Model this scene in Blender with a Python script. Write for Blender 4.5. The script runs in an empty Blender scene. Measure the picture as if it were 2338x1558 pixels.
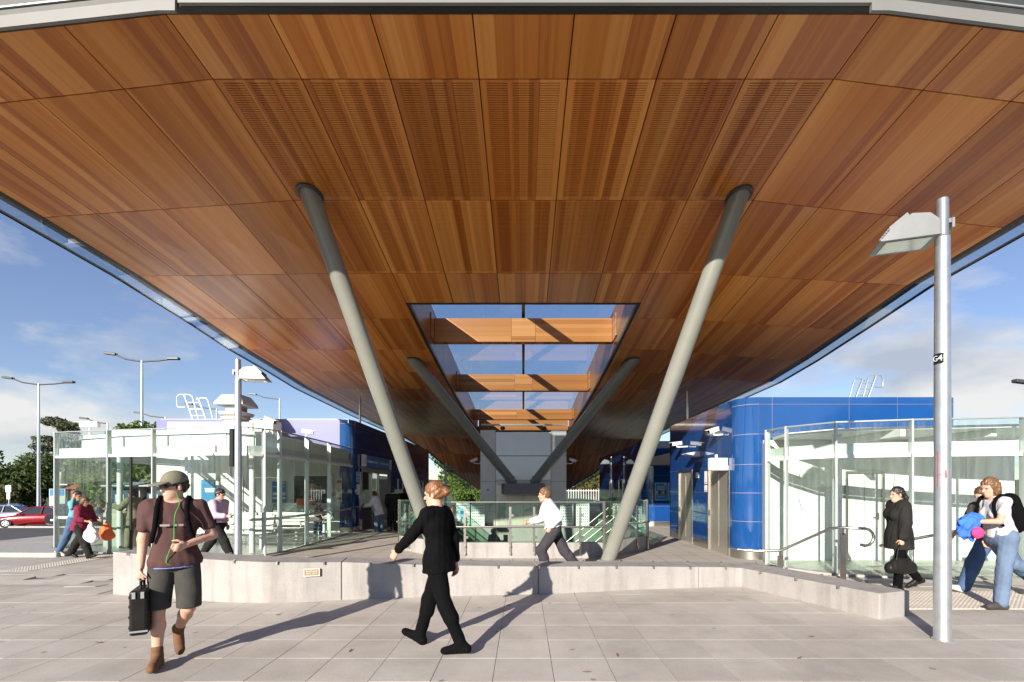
import bpy, math, random
import numpy as np
from mathutils import Vector, Matrix

R = math.radians
rnd = random.Random(11)
scene = bpy.context.scene
COL = scene.collection
F = 1104.0                                   # focal length in photo pixels

# ------------------------------------------------------------------ camera
cd = bpy.data.cameras.new('camera')
cam = bpy.data.objects.new('camera', cd); COL.objects.link(cam)
cam.location = (0, 0, 1.6); cam.rotation_euler = (R(90), 0, 0)
cd.sensor_fit = 'HORIZONTAL'; cd.sensor_width = 36.0
cd.lens = 36.0 * F / 2338.0
cd.shift_x = -26.0 / 2338.0; cd.shift_y = 336.0 / 2338.0
cd.clip_start = 0.05; cd.clip_end = 4000
scene.camera = cam

# ------------------------------------------------------------------ sky and sun
SUN_EL = R(19.5)
sdir = Vector((0.45, 1.0, 0)).normalized()     # the way shadows fall
w = bpy.data.worlds.new('World'); scene.world = w; w.use_nodes = True
nt = w.node_tree; nt.nodes.clear()
def N(t, typ, **kw):
    n = t.nodes.new(typ)
    for k, v in kw.items():
        if k.startswith('i_'):
            n.inputs[k[2:].replace('_', ' ')].default_value = v
        else:
            setattr(n, k, v)
    return n
sky = N(nt, 'ShaderNodeTexSky', sky_type='NISHITA', sun_disc=False, sun_elevation=SUN_EL,
        sun_rotation=math.atan2(-sdir.x, -sdir.y), altitude=50, air_density=1.0, dust_density=0.05, ozone_density=3.2)
tc = N(nt, 'ShaderNodeTexCoord')
mp = N(nt, 'ShaderNodeMapping'); mp.inputs['Scale'].default_value = (1.0, 1.0, 2.2); mp.inputs['Location'].default_value = (14.2, 6.1, 0.3)
nz = N(nt, 'ShaderNodeTexNoise', i_Scale=2.4, i_Detail=10.0, i_Roughness=0.58, i_Distortion=0.1)
rp = N(nt, 'ShaderNodeValToRGB'); rp.color_ramp.elements[0].position = 0.50; rp.color_ramp.elements[1].position = 0.63
nz2 = N(nt, 'ShaderNodeTexNoise', i_Scale=5.0, i_Detail=5.0)
cr = N(nt, 'ShaderNodeValToRGB')
cr.color_ramp.elements[0].color = (2.3, 2.55, 3.0, 1); cr.color_ramp.elements[1].color = (4.2, 4.15, 4.05, 1)
cr.color_ramp.elements[0].position = 0.38; cr.color_ramp.elements[1].position = 0.62
sx = N(nt, 'ShaderNodeSeparateXYZ')
lowm = N(nt, 'ShaderNodeMapRange', interpolation_type='SMOOTHSTEP'); lowm.inputs['From Min'].default_value = 0.55; lowm.inputs['From Max'].default_value = 0.22
mul = N(nt, 'ShaderNodeMath', operation='MULTIPLY')
mul2 = N(nt, 'ShaderNodeMath', operation='MULTIPLY'); mul2.inputs[1].default_value = 0.92
mix = N(nt, 'ShaderNodeMixRGB')
bg = N(nt, 'ShaderNodeBackground', i_Strength=0.106)
ow = N(nt, 'ShaderNodeOutputWorld')
L = nt.links.new
L(tc.outputs['Generated'], mp.inputs['Vector']); L(mp.outputs[0], nz.inputs['Vector']); L(mp.outputs[0], nz2.inputs['Vector'])
L(nz.outputs['Fac'], rp.inputs[0]); L(nz2.outputs['Fac'], cr.inputs[0])
L(tc.outputs['Generated'], sx.inputs[0]); L(sx.outputs['Z'], lowm.inputs['Value'])
L(rp.outputs[0], mul.inputs[0]); L(lowm.outputs[0], mul.inputs[1]); L(mul.outputs[0], mul2.inputs[0])
L(mul2.outputs[0], mix.inputs['Fac']); gm = N(nt, 'ShaderNodeGamma', i_Gamma=0.80); hs_ = N(nt, 'ShaderNodeHueSaturation', i_Saturation=1.06, i_Hue=0.518); L(sky.outputs[0], gm.inputs[0]); L(gm.outputs[0], hs_.inputs['Color']); L(hs_.outputs[0], mix.inputs[1]); L(cr.outputs[0], mix.inputs[2])
L(mix.outputs[0], bg.inputs['Color']); L(bg.outputs[0], ow.inputs[0])

sl = bpy.data.lights.new('sun', 'SUN'); sl.energy = 4.6; sl.angle = R(0.55); sl.color = (1.0, 0.92, 0.81)
so = bpy.data.objects.new('sun', sl); COL.objects.link(so)
so.location = (-20, -40, 25)
so.rotation_euler = Vector((sdir.x*math.cos(SUN_EL), sdir.y*math.cos(SUN_EL), -math.sin(SUN_EL))).to_track_quat('-Z', 'Y').to_euler()

vs = scene.view_settings
scene.display_settings.display_device = 'sRGB'
vs.view_transform = 'Standard'; vs.look = 'None'; vs.gamma = 1.0; vs.exposure = 1.0; vs.use_curve_mapping = False
scene.render.engine = 'CYCLES'
scene.cycles.transparent_max_bounces = 24; scene.cycles.max_bounces = 8
scene.cycles.caustics_reflective = False; scene.cycles.caustics_refractive = False
scene.cycles.use_denoising = True
scene.cycles.sample_clamp_indirect = 6.0

# ------------------------------------------------------------------ materials
MATS = {}
def newmat(name):
    m = bpy.data.materials.new(name); m.use_nodes = True
    t = m.node_tree; b = t.nodes['Principled BSDF']
    MATS[name] = m
    return m, t, b
def ramp(t, stops):
    r = N(t, 'ShaderNodeValToRGB'); e = r.color_ramp.elements
    while len(e) < len(stops): e.new(0.5)
    for k, (p, c) in enumerate(stops):
        e[k].position = p; e[k].color = (*c, 1)
    return r
def plain(name, col, rough=0.5, metal=0.0, var=0.10, scale=6.0, bump=0.0, coat=0.0, spec=0.5, bscale=None, stretch=None):
    """paint / metal / cloth with a little uneven tone and relief"""
    m, t, b = newmat(name)
    b.inputs['Roughness'].default_value = rough; b.inputs['Metallic'].default_value = metal
    b.inputs['Specular IOR Level'].default_value = spec; b.inputs['Coat Weight'].default_value = coat
    b.inputs['Coat Roughness'].default_value = 0.05
    c = N(t, 'ShaderNodeTexCoord'); mpn = N(t, 'ShaderNodeMapping')
    if stretch: mpn.inputs['Scale'].default_value = stretch
    n = N(t, 'ShaderNodeTexNoise', i_Scale=scale, i_Detail=6.0, i_Roughness=0.6)
    lo = [max(0, x*(1-var)) for x in col]; hi = [min(1, x*(1+var)) for x in col]
    r = ramp(t, [(0.3, lo), (0.7, hi)])
    t.links.new(c.outputs['Object'], mpn.inputs[0]); t.links.new(mpn.outputs[0], n.inputs['Vector'])
    t.links.new(n.outputs['Fac'], r.inputs[0]); t.links.new(r.outputs[0], b.inputs['Base Color'])
    if bump:
        n2 = N(t, 'ShaderNodeTexNoise', i_Scale=bscale or scale*6, i_Detail=5.0)
        t.links.new(mpn.outputs[0], n2.inputs['Vector'])
        bp = N(t, 'ShaderNodeBump', i_Strength=bump, i_Distance=0.01)
        t.links.new(n2.outputs['Fac'], bp.inputs['Height']); t.links.new(bp.outputs[0], b.inputs['Normal'])
    return m
def wood(name, axis='Y', dark=(0.37, 0.100, 0.013), mid=(0.58, 0.200, 0.031), light=(0.74, 0.325, 0.078)):
    """veneer: strips of different tone running along one axis, with fine grain"""
    m, t, b = newmat(name)
    c = N(t, 'ShaderNodeTexCoord'); oi = N(t, 'ShaderNodeObjectInfo')
    s = N(t, 'ShaderNodeSeparateXYZ'); t.links.new(c.outputs['Object'], s.inputs[0])
    across = {'Y': 'X', 'X': 'Z', 'Z': 'X'}[axis]; along = axis
    off = N(t, 'ShaderNodeMath', operation='MULTIPLY_ADD'); off.inputs[1].default_value = 97.0
    t.links.new(oi.outputs['Random'], off.inputs[0]); t.links.new(s.outputs[across], off.inputs[2])
    v = N(t, 'ShaderNodeTexVoronoi', voronoi_dimensions='1D', i_Scale=7.0, i_Randomness=1.0)
    t.links.new(off.outputs[0], v.inputs['W'])
    sc = N(t, 'ShaderNodeSeparateColor'); t.links.new(v.outputs['Color'], sc.inputs[0])
    v2 = N(t, 'ShaderNodeTexVoronoi', voronoi_dimensions='1D', i_Scale=23.0, i_Randomness=1.0)
    t.links.new(off.outputs[0], v2.inputs['W'])
    sc2 = N(t, 'ShaderNodeSeparateColor'); t.links.new(v2.outputs['Color'], sc2.inputs[0])
    cb = N(t, 'ShaderNodeCombineXYZ')
    a2 = N(t, 'ShaderNodeMath', operation='MULTIPLY'); a2.inputs[1].default_value = 0.035
    t.links.new(s.outputs[along], a2.inputs[0]); t.links.new(off.outputs[0], cb.inputs['X']); t.links.new(a2.outputs[0], cb.inputs['Y'])
    g = N(t, 'ShaderNodeTexNoise', i_Scale=95.0, i_Detail=4.0, i_Roughness=0.6); t.links.new(cb.outputs[0], g.inputs['Vector'])
    # tone = 0.62*strip + 0.16*thin strip + 0.2*grain
    m1 = N(t, 'ShaderNodeMath', operation='MULTIPLY_ADD'); m1.inputs[1].default_value = 0.62
    m2 = N(t, 'ShaderNodeMath', operation='MULTIPLY'); m2.inputs[1].default_value = 0.18
    m3 = N(t, 'ShaderNodeMath', operation='MULTIPLY_ADD'); m3.inputs[1].default_value = 0.22
    t.links.new(sc2.outputs[0], m2.inputs[0]); t.links.new(sc.outputs[0], m1.inputs[0]); t.links.new(m2.outputs[0], m1.inputs[2])
    t.links.new(g.outputs['Fac'], m3.inputs[0]); t.links.new(m1.outputs[0], m3.inputs[2])
    r = ramp(t, [(0.12, dark), (0.5, mid), (0.92, light)])
    t.links.new(m3.outputs[0], r.inputs[0])
    # whole boards differ a little in hue
    hs = N(t, 'ShaderNodeHueSaturation'); mr = N(t, 'ShaderNodeMapRange'); mr.inputs['To Min'].default_value = 0.86; mr.inputs['To Max'].default_value = 1.14
    t.links.new(oi.outputs['Random'], mr.inputs['Value']); t.links.new(mr.outputs[0], hs.inputs['Value'])
    t.links.new(r.outputs[0], hs.inputs['Color']); t.links.new(hs.outputs[0], b.inputs['Base Color'])
    b.inputs['Roughness'].default_value = 0.27; b.inputs['Specular IOR Level'].default_value = 0.38
    return m
def glassmat(name, tint=(0.88, 0.95, 0.91), ior=1.5, rough=0.0, dirt=0.0):
    m = bpy.data.materials.new(name); m.use_nodes = True; MATS[name] = m
    t = m.node_tree; t.nodes.clear()
    o = N(t, 'ShaderNodeOutputMaterial'); tr = N(t, 'ShaderNodeBsdfTransparent'); gl = N(t, 'ShaderNodeBsdfGlossy')
    tr.inputs[0].default_value = (*tint, 1); gl.inputs['Roughness'].default_value = rough; gl.inputs[0].default_value = (1, 1, 1, 1)
    fr = N(t, 'ShaderNodeFresnel'); mx = N(t, 'ShaderNodeMixShader')
    ge = N(t, 'ShaderNodeNewGeometry'); io = N(t, 'ShaderNodeMath', operation='MULTIPLY_ADD')
    io.inputs[1].default_value = 1/ior-ior; io.inputs[2].default_value = ior      # same reflectance from both faces of a pane
    t.links.new(ge.outputs['Backfacing'], io.inputs[0]); t.links.new(io.outputs[0], fr.inputs['IOR'])
    t.links.new(fr.outputs[0], mx.inputs[0]); t.links.new(tr.outputs[0], mx.inputs[1]); t.links.new(gl.outputs[0], mx.inputs[2])
    last = mx
    if dirt:
        df = N(t, 'ShaderNodeBsdfDiffuse'); df.inputs[0].default_value = (0.75, 0.8, 0.77, 1)
        c = N(t, 'ShaderNodeTexCoord'); mpn = N(t, 'ShaderNodeMapping'); mpn.inputs['Scale'].default_value = (7, 7, 0.6)
        n = N(t, 'ShaderNodeTexNoise', i_Scale=2.0, i_Detail=6.0); rr = ramp(t, [(0.4, (0, 0, 0)), (0.85, (dirt,)*3)])
        t.links.new(c.outputs['Object'], mpn.inputs[0]); t.links.new(mpn.outputs[0], n.inputs['Vector']); t.links.new(n.outputs['Fac'], rr.inputs[0])
        m2 = N(t, 'ShaderNodeMixShader'); t.links.new(rr.outputs[0], m2.inputs[0]); t.links.new(mx.outputs[0], m2.inputs[1]); t.links.new(df.outputs[0], m2.inputs[2])
        last = m2
    t.links.new(last.outputs[0], o.inputs[0])
    return m
def concrete(name, col, stain=(0.6, 0.56, 0.52), rough=0.75, scale=1.4, streak=True, per_object=0.0, joints=None, bump=0.25, world=False, gum=False):
    m, t, b = newmat(name)
    b.inputs['Roughness'].default_value = rough; b.inputs['Specular IOR Level'].default_value = 0.35
    c = N(t, 'ShaderNodeTexCoord'); oi = N(t, 'ShaderNodeObjectInfo')
    vec = N(t, 'ShaderNodeNewGeometry').outputs['Position'] if world else c.outputs['Object']
    n = N(t, 'ShaderNodeTexNoise', i_Scale=scale, i_Detail=9.0, i_Roughness=0.65); t.links.new(vec, n.inputs['Vector'])
    r = ramp(t, [(0.25, [x*0.80 for x in col]), (0.5, col), (0.78, [min(1, x*1.13) for x in col])])
    t.links.new(n.outputs['Fac'], r.inputs[0]); colr = r.outputs[0]
    n3 = N(t, 'ShaderNodeTexNoise', i_Scale=scale*34, i_Detail=4.0); t.links.new(vec, n3.inputs['Vector'])
    sp = N(t, 'ShaderNodeMixRGB', blend_type='MULTIPLY'); sp.inputs[0].default_value = 1.0
    spr = ramp(t, [(0.28, (0.88, 0.875, 0.87)), (0.5, (1, 1, 1))]); t.links.new(n3.outputs['Fac'], spr.inputs[0])
    t.links.new(colr, sp.inputs[1]); t.links.new(spr.outputs[0], sp.inputs[2]); colr = sp.outputs[0]
    if streak:
        mpn = N(t, 'ShaderNodeMapping'); mpn.inputs['Scale'].default_value = (6.0, 6.0, 0.55)
        t.links.new(vec, mpn.inputs[0])
        n4 = N(t, 'ShaderNodeTexNoise', i_Scale=1.2, i_Detail=7.0); t.links.new(mpn.outputs[0], n4.inputs['Vector'])
        sr = ramp(t, [(0.36, stain), (0.52, (1, 1, 1))]); t.links.new(n4.outputs['Fac'], sr.inputs[0])
        mm = N(t, 'ShaderNodeMixRGB', blend_type='MULTIPLY'); mm.inputs[0].default_value = 0.75
        t.links.new(colr, mm.inputs[1]); t.links.new(sr.outputs[0], mm.inputs[2]); colr = mm.outputs[0]
    if gum:                                   # trodden gum and drips
        for scl, rad, tone in ((2.3, 0.022, 0.45), (0.9, 0.05, 0.78)):
            vo = N(t, 'ShaderNodeTexVoronoi', i_Scale=scl); t.links.new(vec, vo.inputs['Vector'])
            dn = N(t, 'ShaderNodeTexNoise', i_Scale=40.0); t.links.new(vec, dn.inputs['Vector'])
            ad = N(t, 'ShaderNodeMath', operation='MULTIPLY_ADD'); ad.inputs[1].default_value = 0.03*scl; t.links.new(dn.outputs['Fac'], ad.inputs[0]); t.links.new(vo.outputs['Distance'], ad.inputs[2])
            gr = ramp(t, [(rad*scl+0.015*scl, (tone,)*3), (rad*scl+0.022*scl, (1, 1, 1))]); t.links.new(ad.outputs[0], gr.inputs[0])
            gx = N(t, 'ShaderNodeMixRGB', blend_type='MULTIPLY'); gx.inputs[0].default_value = 0.8; t.links.new(colr, gx.inputs[1]); t.links.new(gr.outputs[0], gx.inputs[2]); colr = gx.outputs[0]
        ln = N(t, 'ShaderNodeTexNoise', i_Scale=0.35, i_Detail=8.0, i_Roughness=0.7); t.links.new(vec, ln.inputs['Vector'])
        lr = ramp(t, [(0.35, (0.82, 0.80, 0.78)), (0.58, (1, 1, 1))]); t.links.new(ln.outputs['Fac'], lr.inputs[0])
        gx = N(t, 'ShaderNodeMixRGB', blend_type='MULTIPLY'); gx.inputs[0].default_value = 1.0; t.links.new(colr, gx.inputs[1]); t.links.new(lr.outputs[0], gx.inputs[2]); colr = gx.outputs[0]
    if per_object:
        hs = N(t, 'ShaderNodeHueSaturation'); mr = N(t, 'ShaderNodeMapRange')
        mr.inputs['To Min'].default_value = 1-per_object; mr.inputs['To Max'].default_value = 1+per_object
        t.links.new(oi.outputs['Random'], mr.inputs['Value']); t.links.new(mr.outputs[0], hs.inputs['Value'])
        t.links.new(colr, hs.inputs['Color']); colr = hs.outputs[0]
    if joints:                                # (width, length) of flags too small to build
        s = N(t, 'ShaderNodeSeparateXYZ'); t.links.new(vec, s.inputs[0])
        fac = None
        for ax, pitch, ofs in (('X', joints[0], joints[2]), ('Y', joints[1], joints[3])):
            d = N(t, 'ShaderNodeMath', operation='ADD'); d.inputs[1].default_value = -ofs + 1000*pitch; t.links.new(s.outputs[ax], d.inputs[0])
            q = N(t, 'ShaderNodeMath', operation='DIVIDE'); q.inputs[1].default_value = pitch; t.links.new(d.outputs[0], q.inputs[0])
            f = N(t, 'ShaderNodeMath', operation='FRACT'); t.links.new(q.outputs[0], f.inputs[0])
            l = N(t, 'ShaderNodeMath', operation='LESS_THAN'); l.inputs[1].default_value = 0.014/pitch; t.links.new(f.outputs[0], l.inputs[0])
            if fac is None: fac = l
            else:
                mxx = N(t, 'ShaderNodeMath', operation='MAXIMUM'); t.links.new(fac.outputs[0], mxx.inputs[0]); t.links.new(l.outputs[0], mxx.inputs[1]); fac = mxx
        jm = N(t, 'ShaderNodeMixRGB'); jm.inputs[2].default_value = (*[x*0.4 for x in col], 1)
        t.links.new(fac.outputs[0], jm.inputs[0]); t.links.new(colr, jm.inputs[1]); colr = jm.outputs[0]
    t.links.new(colr, b.inputs['Base Color'])
    if bump:
        bp = N(t, 'ShaderNodeBump', i_Strength=bump, i_Distance=0.006); t.links.new(n3.outputs['Fac'], bp.inputs['Height']); t.links.new(bp.outputs[0], b.inputs['Normal'])
    return m

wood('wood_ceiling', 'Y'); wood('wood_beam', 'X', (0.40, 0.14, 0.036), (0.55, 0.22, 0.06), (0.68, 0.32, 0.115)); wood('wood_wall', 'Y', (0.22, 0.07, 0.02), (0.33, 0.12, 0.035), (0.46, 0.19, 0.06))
plain('black_trim', (0.018, 0.019, 0.017), 0.45, 0.2, 0.2)
plain('void', (0.008, 0.006, 0.005), 0.9)
plain('fascia_white', (0.19, 0.188, 0.175), 0.35, 0.0, 0.05, 1.2)
plain('fascia_dark', (0.07, 0.07, 0.065), 0.4, 0.3, 0.1)
plain('roof_metal', (0.42, 0.43, 0.43), 0.45, 0.6, 0.06)
plain('mirror_edge', (0.62, 0.70, 0.76), 0.04, 0.95, 0.03)
plain('column_paint', (0.215, 0.22, 0.190), 0.30, 0.0, 0.06, 2.0, coat=0.15)
plain('column_collar', (0.05, 0.055, 0.05), 0.45)
plain('galvanised', (0.60, 0.62, 0.63), 0.34, 0.85, 0.12, 9.0, bump=0.05)
plain('alu_white', (0.72, 0.74, 0.73), 0.35, 0.1, 0.04)
plain('alu_grey', (0.42, 0.46, 0.45), 0.35, 0.55, 0.06)
plain('stainless', (0.58, 0.55, 0.50), 0.27, 1.0, 0.08, 5.0, stretch=(30, 30, 1))
plain('stainless_door', (0.56, 0.52, 0.45), 0.38, 0.75, 0.10, 3.0, stretch=(12, 12, 1))
plain('white_paint', (0.80, 0.80, 0.77), 0.5, 0, 0.03, 1.5)
plain('white_wall', (0.78, 0.79, 0.74), 0.6, 0, 0.03, 1.0)
plain('marker_red', (0.45, 0.02, 0.03), 0.5)
plain('dry_leaf', (0.22, 0.12, 0.05), 0.8)
plain('spandrel', (0.70, 0.76, 0.72), 0.25, 0, 0.03, 1.0)
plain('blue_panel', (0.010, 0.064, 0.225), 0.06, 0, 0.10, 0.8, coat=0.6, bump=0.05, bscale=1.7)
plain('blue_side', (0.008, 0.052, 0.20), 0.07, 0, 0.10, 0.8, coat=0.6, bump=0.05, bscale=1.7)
plain('blue_panel_glare', (0.20, 0.21, 0.40), 0.2, 0, 0.04, 0.8, coat=0.5)  # blue cladding; bright sky reflection put into the base colour as lilac
plain('sealant', (0.36, 0.27, 0.18), 0.7)
plain('lift_panel', (0.50, 0.485, 0.46), 0.33, 0.25, 0.05, 1.6)
plain('lift_glass', (0.84, 0.87, 0.85), 0.10, 0, 0.05, 1.2, coat=0.5)
plain('pier', (0.17, 0.17, 0.16), 0.6, 0, 0.08)
plain('dark_interior', (0.035, 0.033, 0.030), 0.6)
plain('machine_navy', (0.03, 0.05, 0.11), 0.35)
plain('beige_metal', (0.42, 0.39, 0.33), 0.45)
plain('vent_metal', (0.55, 0.53, 0.48), 0.5, 0.1, 0.12, 4.0)
plain('rust_red', (0.35, 0.10, 0.06), 0.7)
plain('screen_black', (0.012, 0.012, 0.014), 0.15)
plain('poster_blue', (0.02, 0.22, 0.45), 0.3)
plain('sign_blue', (0.05, 0.20, 0.50), 0.3)
plain('ink_white', (0.82, 0.82, 0.80), 0.5)
plain('ink_yellow', (0.62, 0.60, 0.05), 0.5)
plain('orange', (0.75, 0.14, 0.03), 0.55)
plain('tactile', (0.55, 0.50, 0.43), 0.7, 0, 0.08, 3.0)
plain('bronze', (0.36, 0.25, 0.16), 0.45, 0.4, 0.1, 30)
plain('cream_edge', (0.72, 0.68, 0.55), 0.5)
plain('asphalt', (0.085, 0.083, 0.080), 0.85, 0, 0.2, 2.0, bump=0.3, bscale=120)
plain('hill_trees', (0.045, 0.060, 0.030), 0.95, 0, 0.4, 0.05, bump=0.6, bscale=0.4)
plain('mullion', (0.50, 0.54, 0.53), 0.35, 0.3, 0.05)
plain('grass', (0.07, 0.10, 0.025), 0.9, 0, 0.35, 0.8, bump=0.4)
plain('kerb', (0.36, 0.35, 0.33), 0.8, 0, 0.1)
plain('bench_white', (0.66, 0.65, 0.60), 0.35, 0.3, 0.04)
plain('roller', (0.33, 0.31, 0.29), 0.5, 0.3, 0.06)
concrete('seat_wall', (0.34, 0.32, 0.303), stain=(0.80, 0.785, 0.77), streak=True)
concrete('paver', (0.50, 0.463, 0.412), streak=False, per_object=0.06, scale=1.6, world=True, gum=True)
concrete('floor', (0.42, 0.385, 0.343), streak=False, scale=0.8, joints=(0.515, 0.55, 0.2575, 4.0), bump=0.15)
concrete('interior_floor', (0.40, 0.40, 0.37), streak=False, scale=0.9, rough=0.35, bump=0.05)
concrete('curb', (0.34, 0.325, 0.31), stain=(0.75, 0.73, 0.71), streak=True)
glassmat('glass', (0.925, 0.968, 0.945), dirt=0.05)
glassmat('glass_edge', (0.74, 0.82, 0.87))
glassmat('glass_green', (0.80, 0.915, 0.85))
glassmat('glass_roof', (0.84, 0.91, 0.95), dirt=0.03)
glassmat('glass_car', (0.10, 0.12, 0.13))

# ------------------------------------------------------------------ mesh helpers
class MB:
    def __init__(s): s.v = []; s.f = []; s.sm = []
    def add(s, vs, fs, smooth=False):
        o = len(s.v); s.v += [tuple(v) for v in vs]; s.f += [tuple(i+o for i in f) for f in fs]; s.sm += [smooth]*len(fs)
        return s
    def box(s, x0, x1, y0, y1, z0, z1):
        v = [(x, y, z) for z in (z0, z1) for y in (y0, y1) for x in (x0, x1)]
        return s.add(v, [(0, 2, 3, 1), (4, 5, 7, 6), (0, 1, 5, 4), (1, 3, 7, 5), (3, 2, 6, 7), (2, 0, 4, 6)])
    def obox(s, c, ax, ay, az):
        """box from centre and three half-axis vectors"""
        c = Vector(c); ax = Vector(ax); ay = Vector(ay); az = Vector(az)
        v = [c+ax*i+ay*j+az*k for k in (-1, 1) for j in (-1, 1) for i in (-1, 1)]
        return s.add(v, [(0, 2, 3, 1), (4, 5, 7, 6), (0, 1, 5, 4), (1, 3, 7, 5), (3, 2, 6, 7), (2, 0, 4, 6)])
    def slab(s, q, t):
        """four corners (counter-clockwise seen from the +t side) given thickness vector t"""
        t = Vector(t); q = [Vector(p) for p in q]; v = q + [p+t for p in q]
        return s.add(v, [(3, 2, 1, 0), (4, 5, 6, 7), (0, 1, 5, 4), (1, 2, 6, 5), (2, 3, 7, 6), (3, 0, 4, 7)])
    def prism(s, poly, z0, z1):
        n = len(poly); z0 = z0 if isinstance(z0, (list, tuple)) else [z0]*n; z1 = z1 if isinstance(z1, (list, tuple)) else [z1]*n
        v = [(p[0], p[1], z0[k]) for k, p in enumerate(poly)] + [(p[0], p[1], z1[k]) for k, p in enumerate(poly)]
        return s.add(v, [tuple(range(n-1, -1, -1)), tuple(range(n, 2*n))] + [(k, (k+1) % n, n+(k+1) % n, n+k) for k in range(n)])
    def tube(s, pts, r, n=10, cap=True):
        pts = [Vector(p) for p in pts]; m = len(pts)
        rs = r if isinstance(r, (list, tuple)) else [r]*m
        vs = []; prev = None
        for k, p in enumerate(pts):
            d = (pts[min(k+1, m-1)] - pts[max(k-1, 0)]).normalized()
            if prev is None:
                a = d.orthogonal().normalized()
            else:
                a = (prev - d*prev.dot(d))
                a = a.normalized() if a.length > 1e-6 else d.orthogonal().normalized()
            prev = a; b = d.cross(a)
            vs += [p + (a*math.cos(2*math.pi*i/n) + b*math.sin(2*math.pi*i/n))*rs[k] for i in range(n)]
        fs = [(k*n+i, k*n+(i+1) % n, (k+1)*n+(i+1) % n, (k+1)*n+i) for k in range(m-1) for i in range(n)]
        s.add(vs, fs, True)
        if cap:
            s.add(vs[:n], [tuple(range(n-1, -1, -1))]); s.add(vs[-n:], [tuple(range(n))])
        return s
    def lathe(s, prof, c=(0, 0, 0), n=24):
        vs = []; m = len(prof)
        for r, z in prof:
            vs += [(c[0]+r*math.cos(2*math.pi*i/n), c[1]+r*math.sin(2*math.pi*i/n), c[2]+z) for i in range(n)]
        fs = [(k*n+i, k*n+(i+1) % n, (k+1)*n+(i+1) % n, (k+1)*n+i) for k in range(m-1) for i in range(n)]
        s.add(vs, fs, True); s.add(vs[:n], [tuple(range(n-1, -1, -1))]); s.add(vs[-n:], [tuple(range(n))])
        return s
    def mesh(s, name):
        me = bpy.data.meshes.new(name); me.from_pydata(s.v, [], s.f)
        me.polygons.foreach_set('use_smooth', s.sm); me.update()
        return me
    def build(s, name, mat, parent=None, bevel=0.0, kind=None):
        me = s.mesh(name); me.materials.append(MATS[mat])
        return link(name, me, parent, bevel, kind)
def link(name, me, parent=None, bevel=0.0, kind=None):
    o = bpy.data.objects.new(name, me); COL.objects.link(o)
    if parent is not None:
        o.parent = parent
        if parent.parent is None: o.matrix_parent_inverse = Matrix.Translation(-Vector(parent.location))
    if bevel:
        b = o.modifiers.new('bevel', 'BEVEL'); b.width = bevel; b.segments = 2; b.limit_method = 'ANGLE'; b.angle_limit = R(40)
    if kind: o['kind'] = kind
    return o
def top_loc(o):
    while o.parent: o = o.parent
    return o.location
def sub(o, parent):
    """re-hang a part one level deeper"""
    o.parent = parent; o.matrix_parent_inverse = Matrix.Identity(4)
    if parent.parent is None: o.matrix_parent_inverse = Matrix.Translation(-Vector(parent.location))
    return o
def thing(name, label, cat, loc=(0, 0, 0), group=None):
    o = bpy.data.objects.new(name, None); COL.objects.link(o); o.location = loc; o.empty_display_size = 0.2
    return tag(o, label, cat, group)
def tag(o, label, cat, group=None):
    o['label'] = label; o['category'] = cat
    if group: o['group'] = group
    return o
def text_mesh(s, size, mat, M, parent, name='lettering', depth=0.002, align='CENTER'):
    cu = bpy.data.curves.new(name, 'FONT'); cu.body = s; cu.size = size; cu.extrude = depth; cu.align_x = align; cu.align_y = 'CENTER'; cu.resolution_u = 2
    tmp = bpy.data.objects.new('tmp_text', cu); COL.objects.link(tmp)
    bpy.context.view_layer.update()
    me = bpy.data.meshes.new_from_object(tmp.evaluated_get(bpy.context.evaluated_depsgraph_get()))
    bpy.data.objects.remove(tmp); bpy.data.curves.remove(cu)
    me.transform(M); me.materials.clear(); me.materials.append(MATS[mat])
    return link(name, me, parent)
def facing(pos, right, up):
    """matrix that puts text at pos reading along right, standing along up"""
    r = Vector(right).normalized(); u = Vector(up).normalized(); n = r.cross(u)
    return Matrix(((r.x, u.x, n.x, pos[0]), (r.y, u.y, n.y, pos[1]), (r.z, u.z, n.z, pos[2]), (0, 0, 0, 1)))
def clear_copy(src, parent, loc=None, mat=None):
    o = src.copy(); COL.objects.link(o); o.parent = parent
    if loc is not None: o.location = loc
    return o
def ss(t): t = max(0.0, min(1.0, t)); return t*t*(3-2*t)
def lerp(a, b, t): return a+(b-a)*t
def interp(tab, x):
    if x <= tab[0][0]: return tab[0][1]
    for (x0, y0), (x1, y1) in zip(tab, tab[1:]):
        if x <= x1: return y0+(y1-y0)*(x-x0)/(x1-x0)
    return tab[-1][1]

# ================================================================== THE GROUND
def gz(x, y):
    """height of the walking surface"""
    return -0.1*ss((y-7.8)/1.7) - 0.95*ss((y-17)/16)*ss((-13.5-x)/4)
def floor_z(x, y): return gz(x, y) - 0.005
PIT = (-3.40, 3.40, 13.45, 20.9)
xs = sorted(set([-900, -300, -120, -80, -60, -45, -36, -30, -26, -22, -20, -18, -17, -16, -15, -14, -13.5, -12, -10, -8, -6, PIT[0], -2, 0, 2, PIT[1], 5, 8, 12, 16, 24, 40, 80, 300, 900]))
ys = sorted(set([-900, -200, -60, -20, 0, 4, 6, 7.8, 8.1, 8.4, 8.7, 9.0, 9.3, 9.5, 11, PIT[2], 15, 17, 18, 19, 20, PIT[3], 22, 24, 26, 28, 30, 32, 33, 36, 40, 44, 50, 60, 90, 200, 900]))
g = MB(); zone = []
vid = {}
for i, x in enumerate(xs):
    for j, y in enumerate(ys): vid[i, j] = len(g.v); g.v.append((x, y, floor_z(x, y)))
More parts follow.
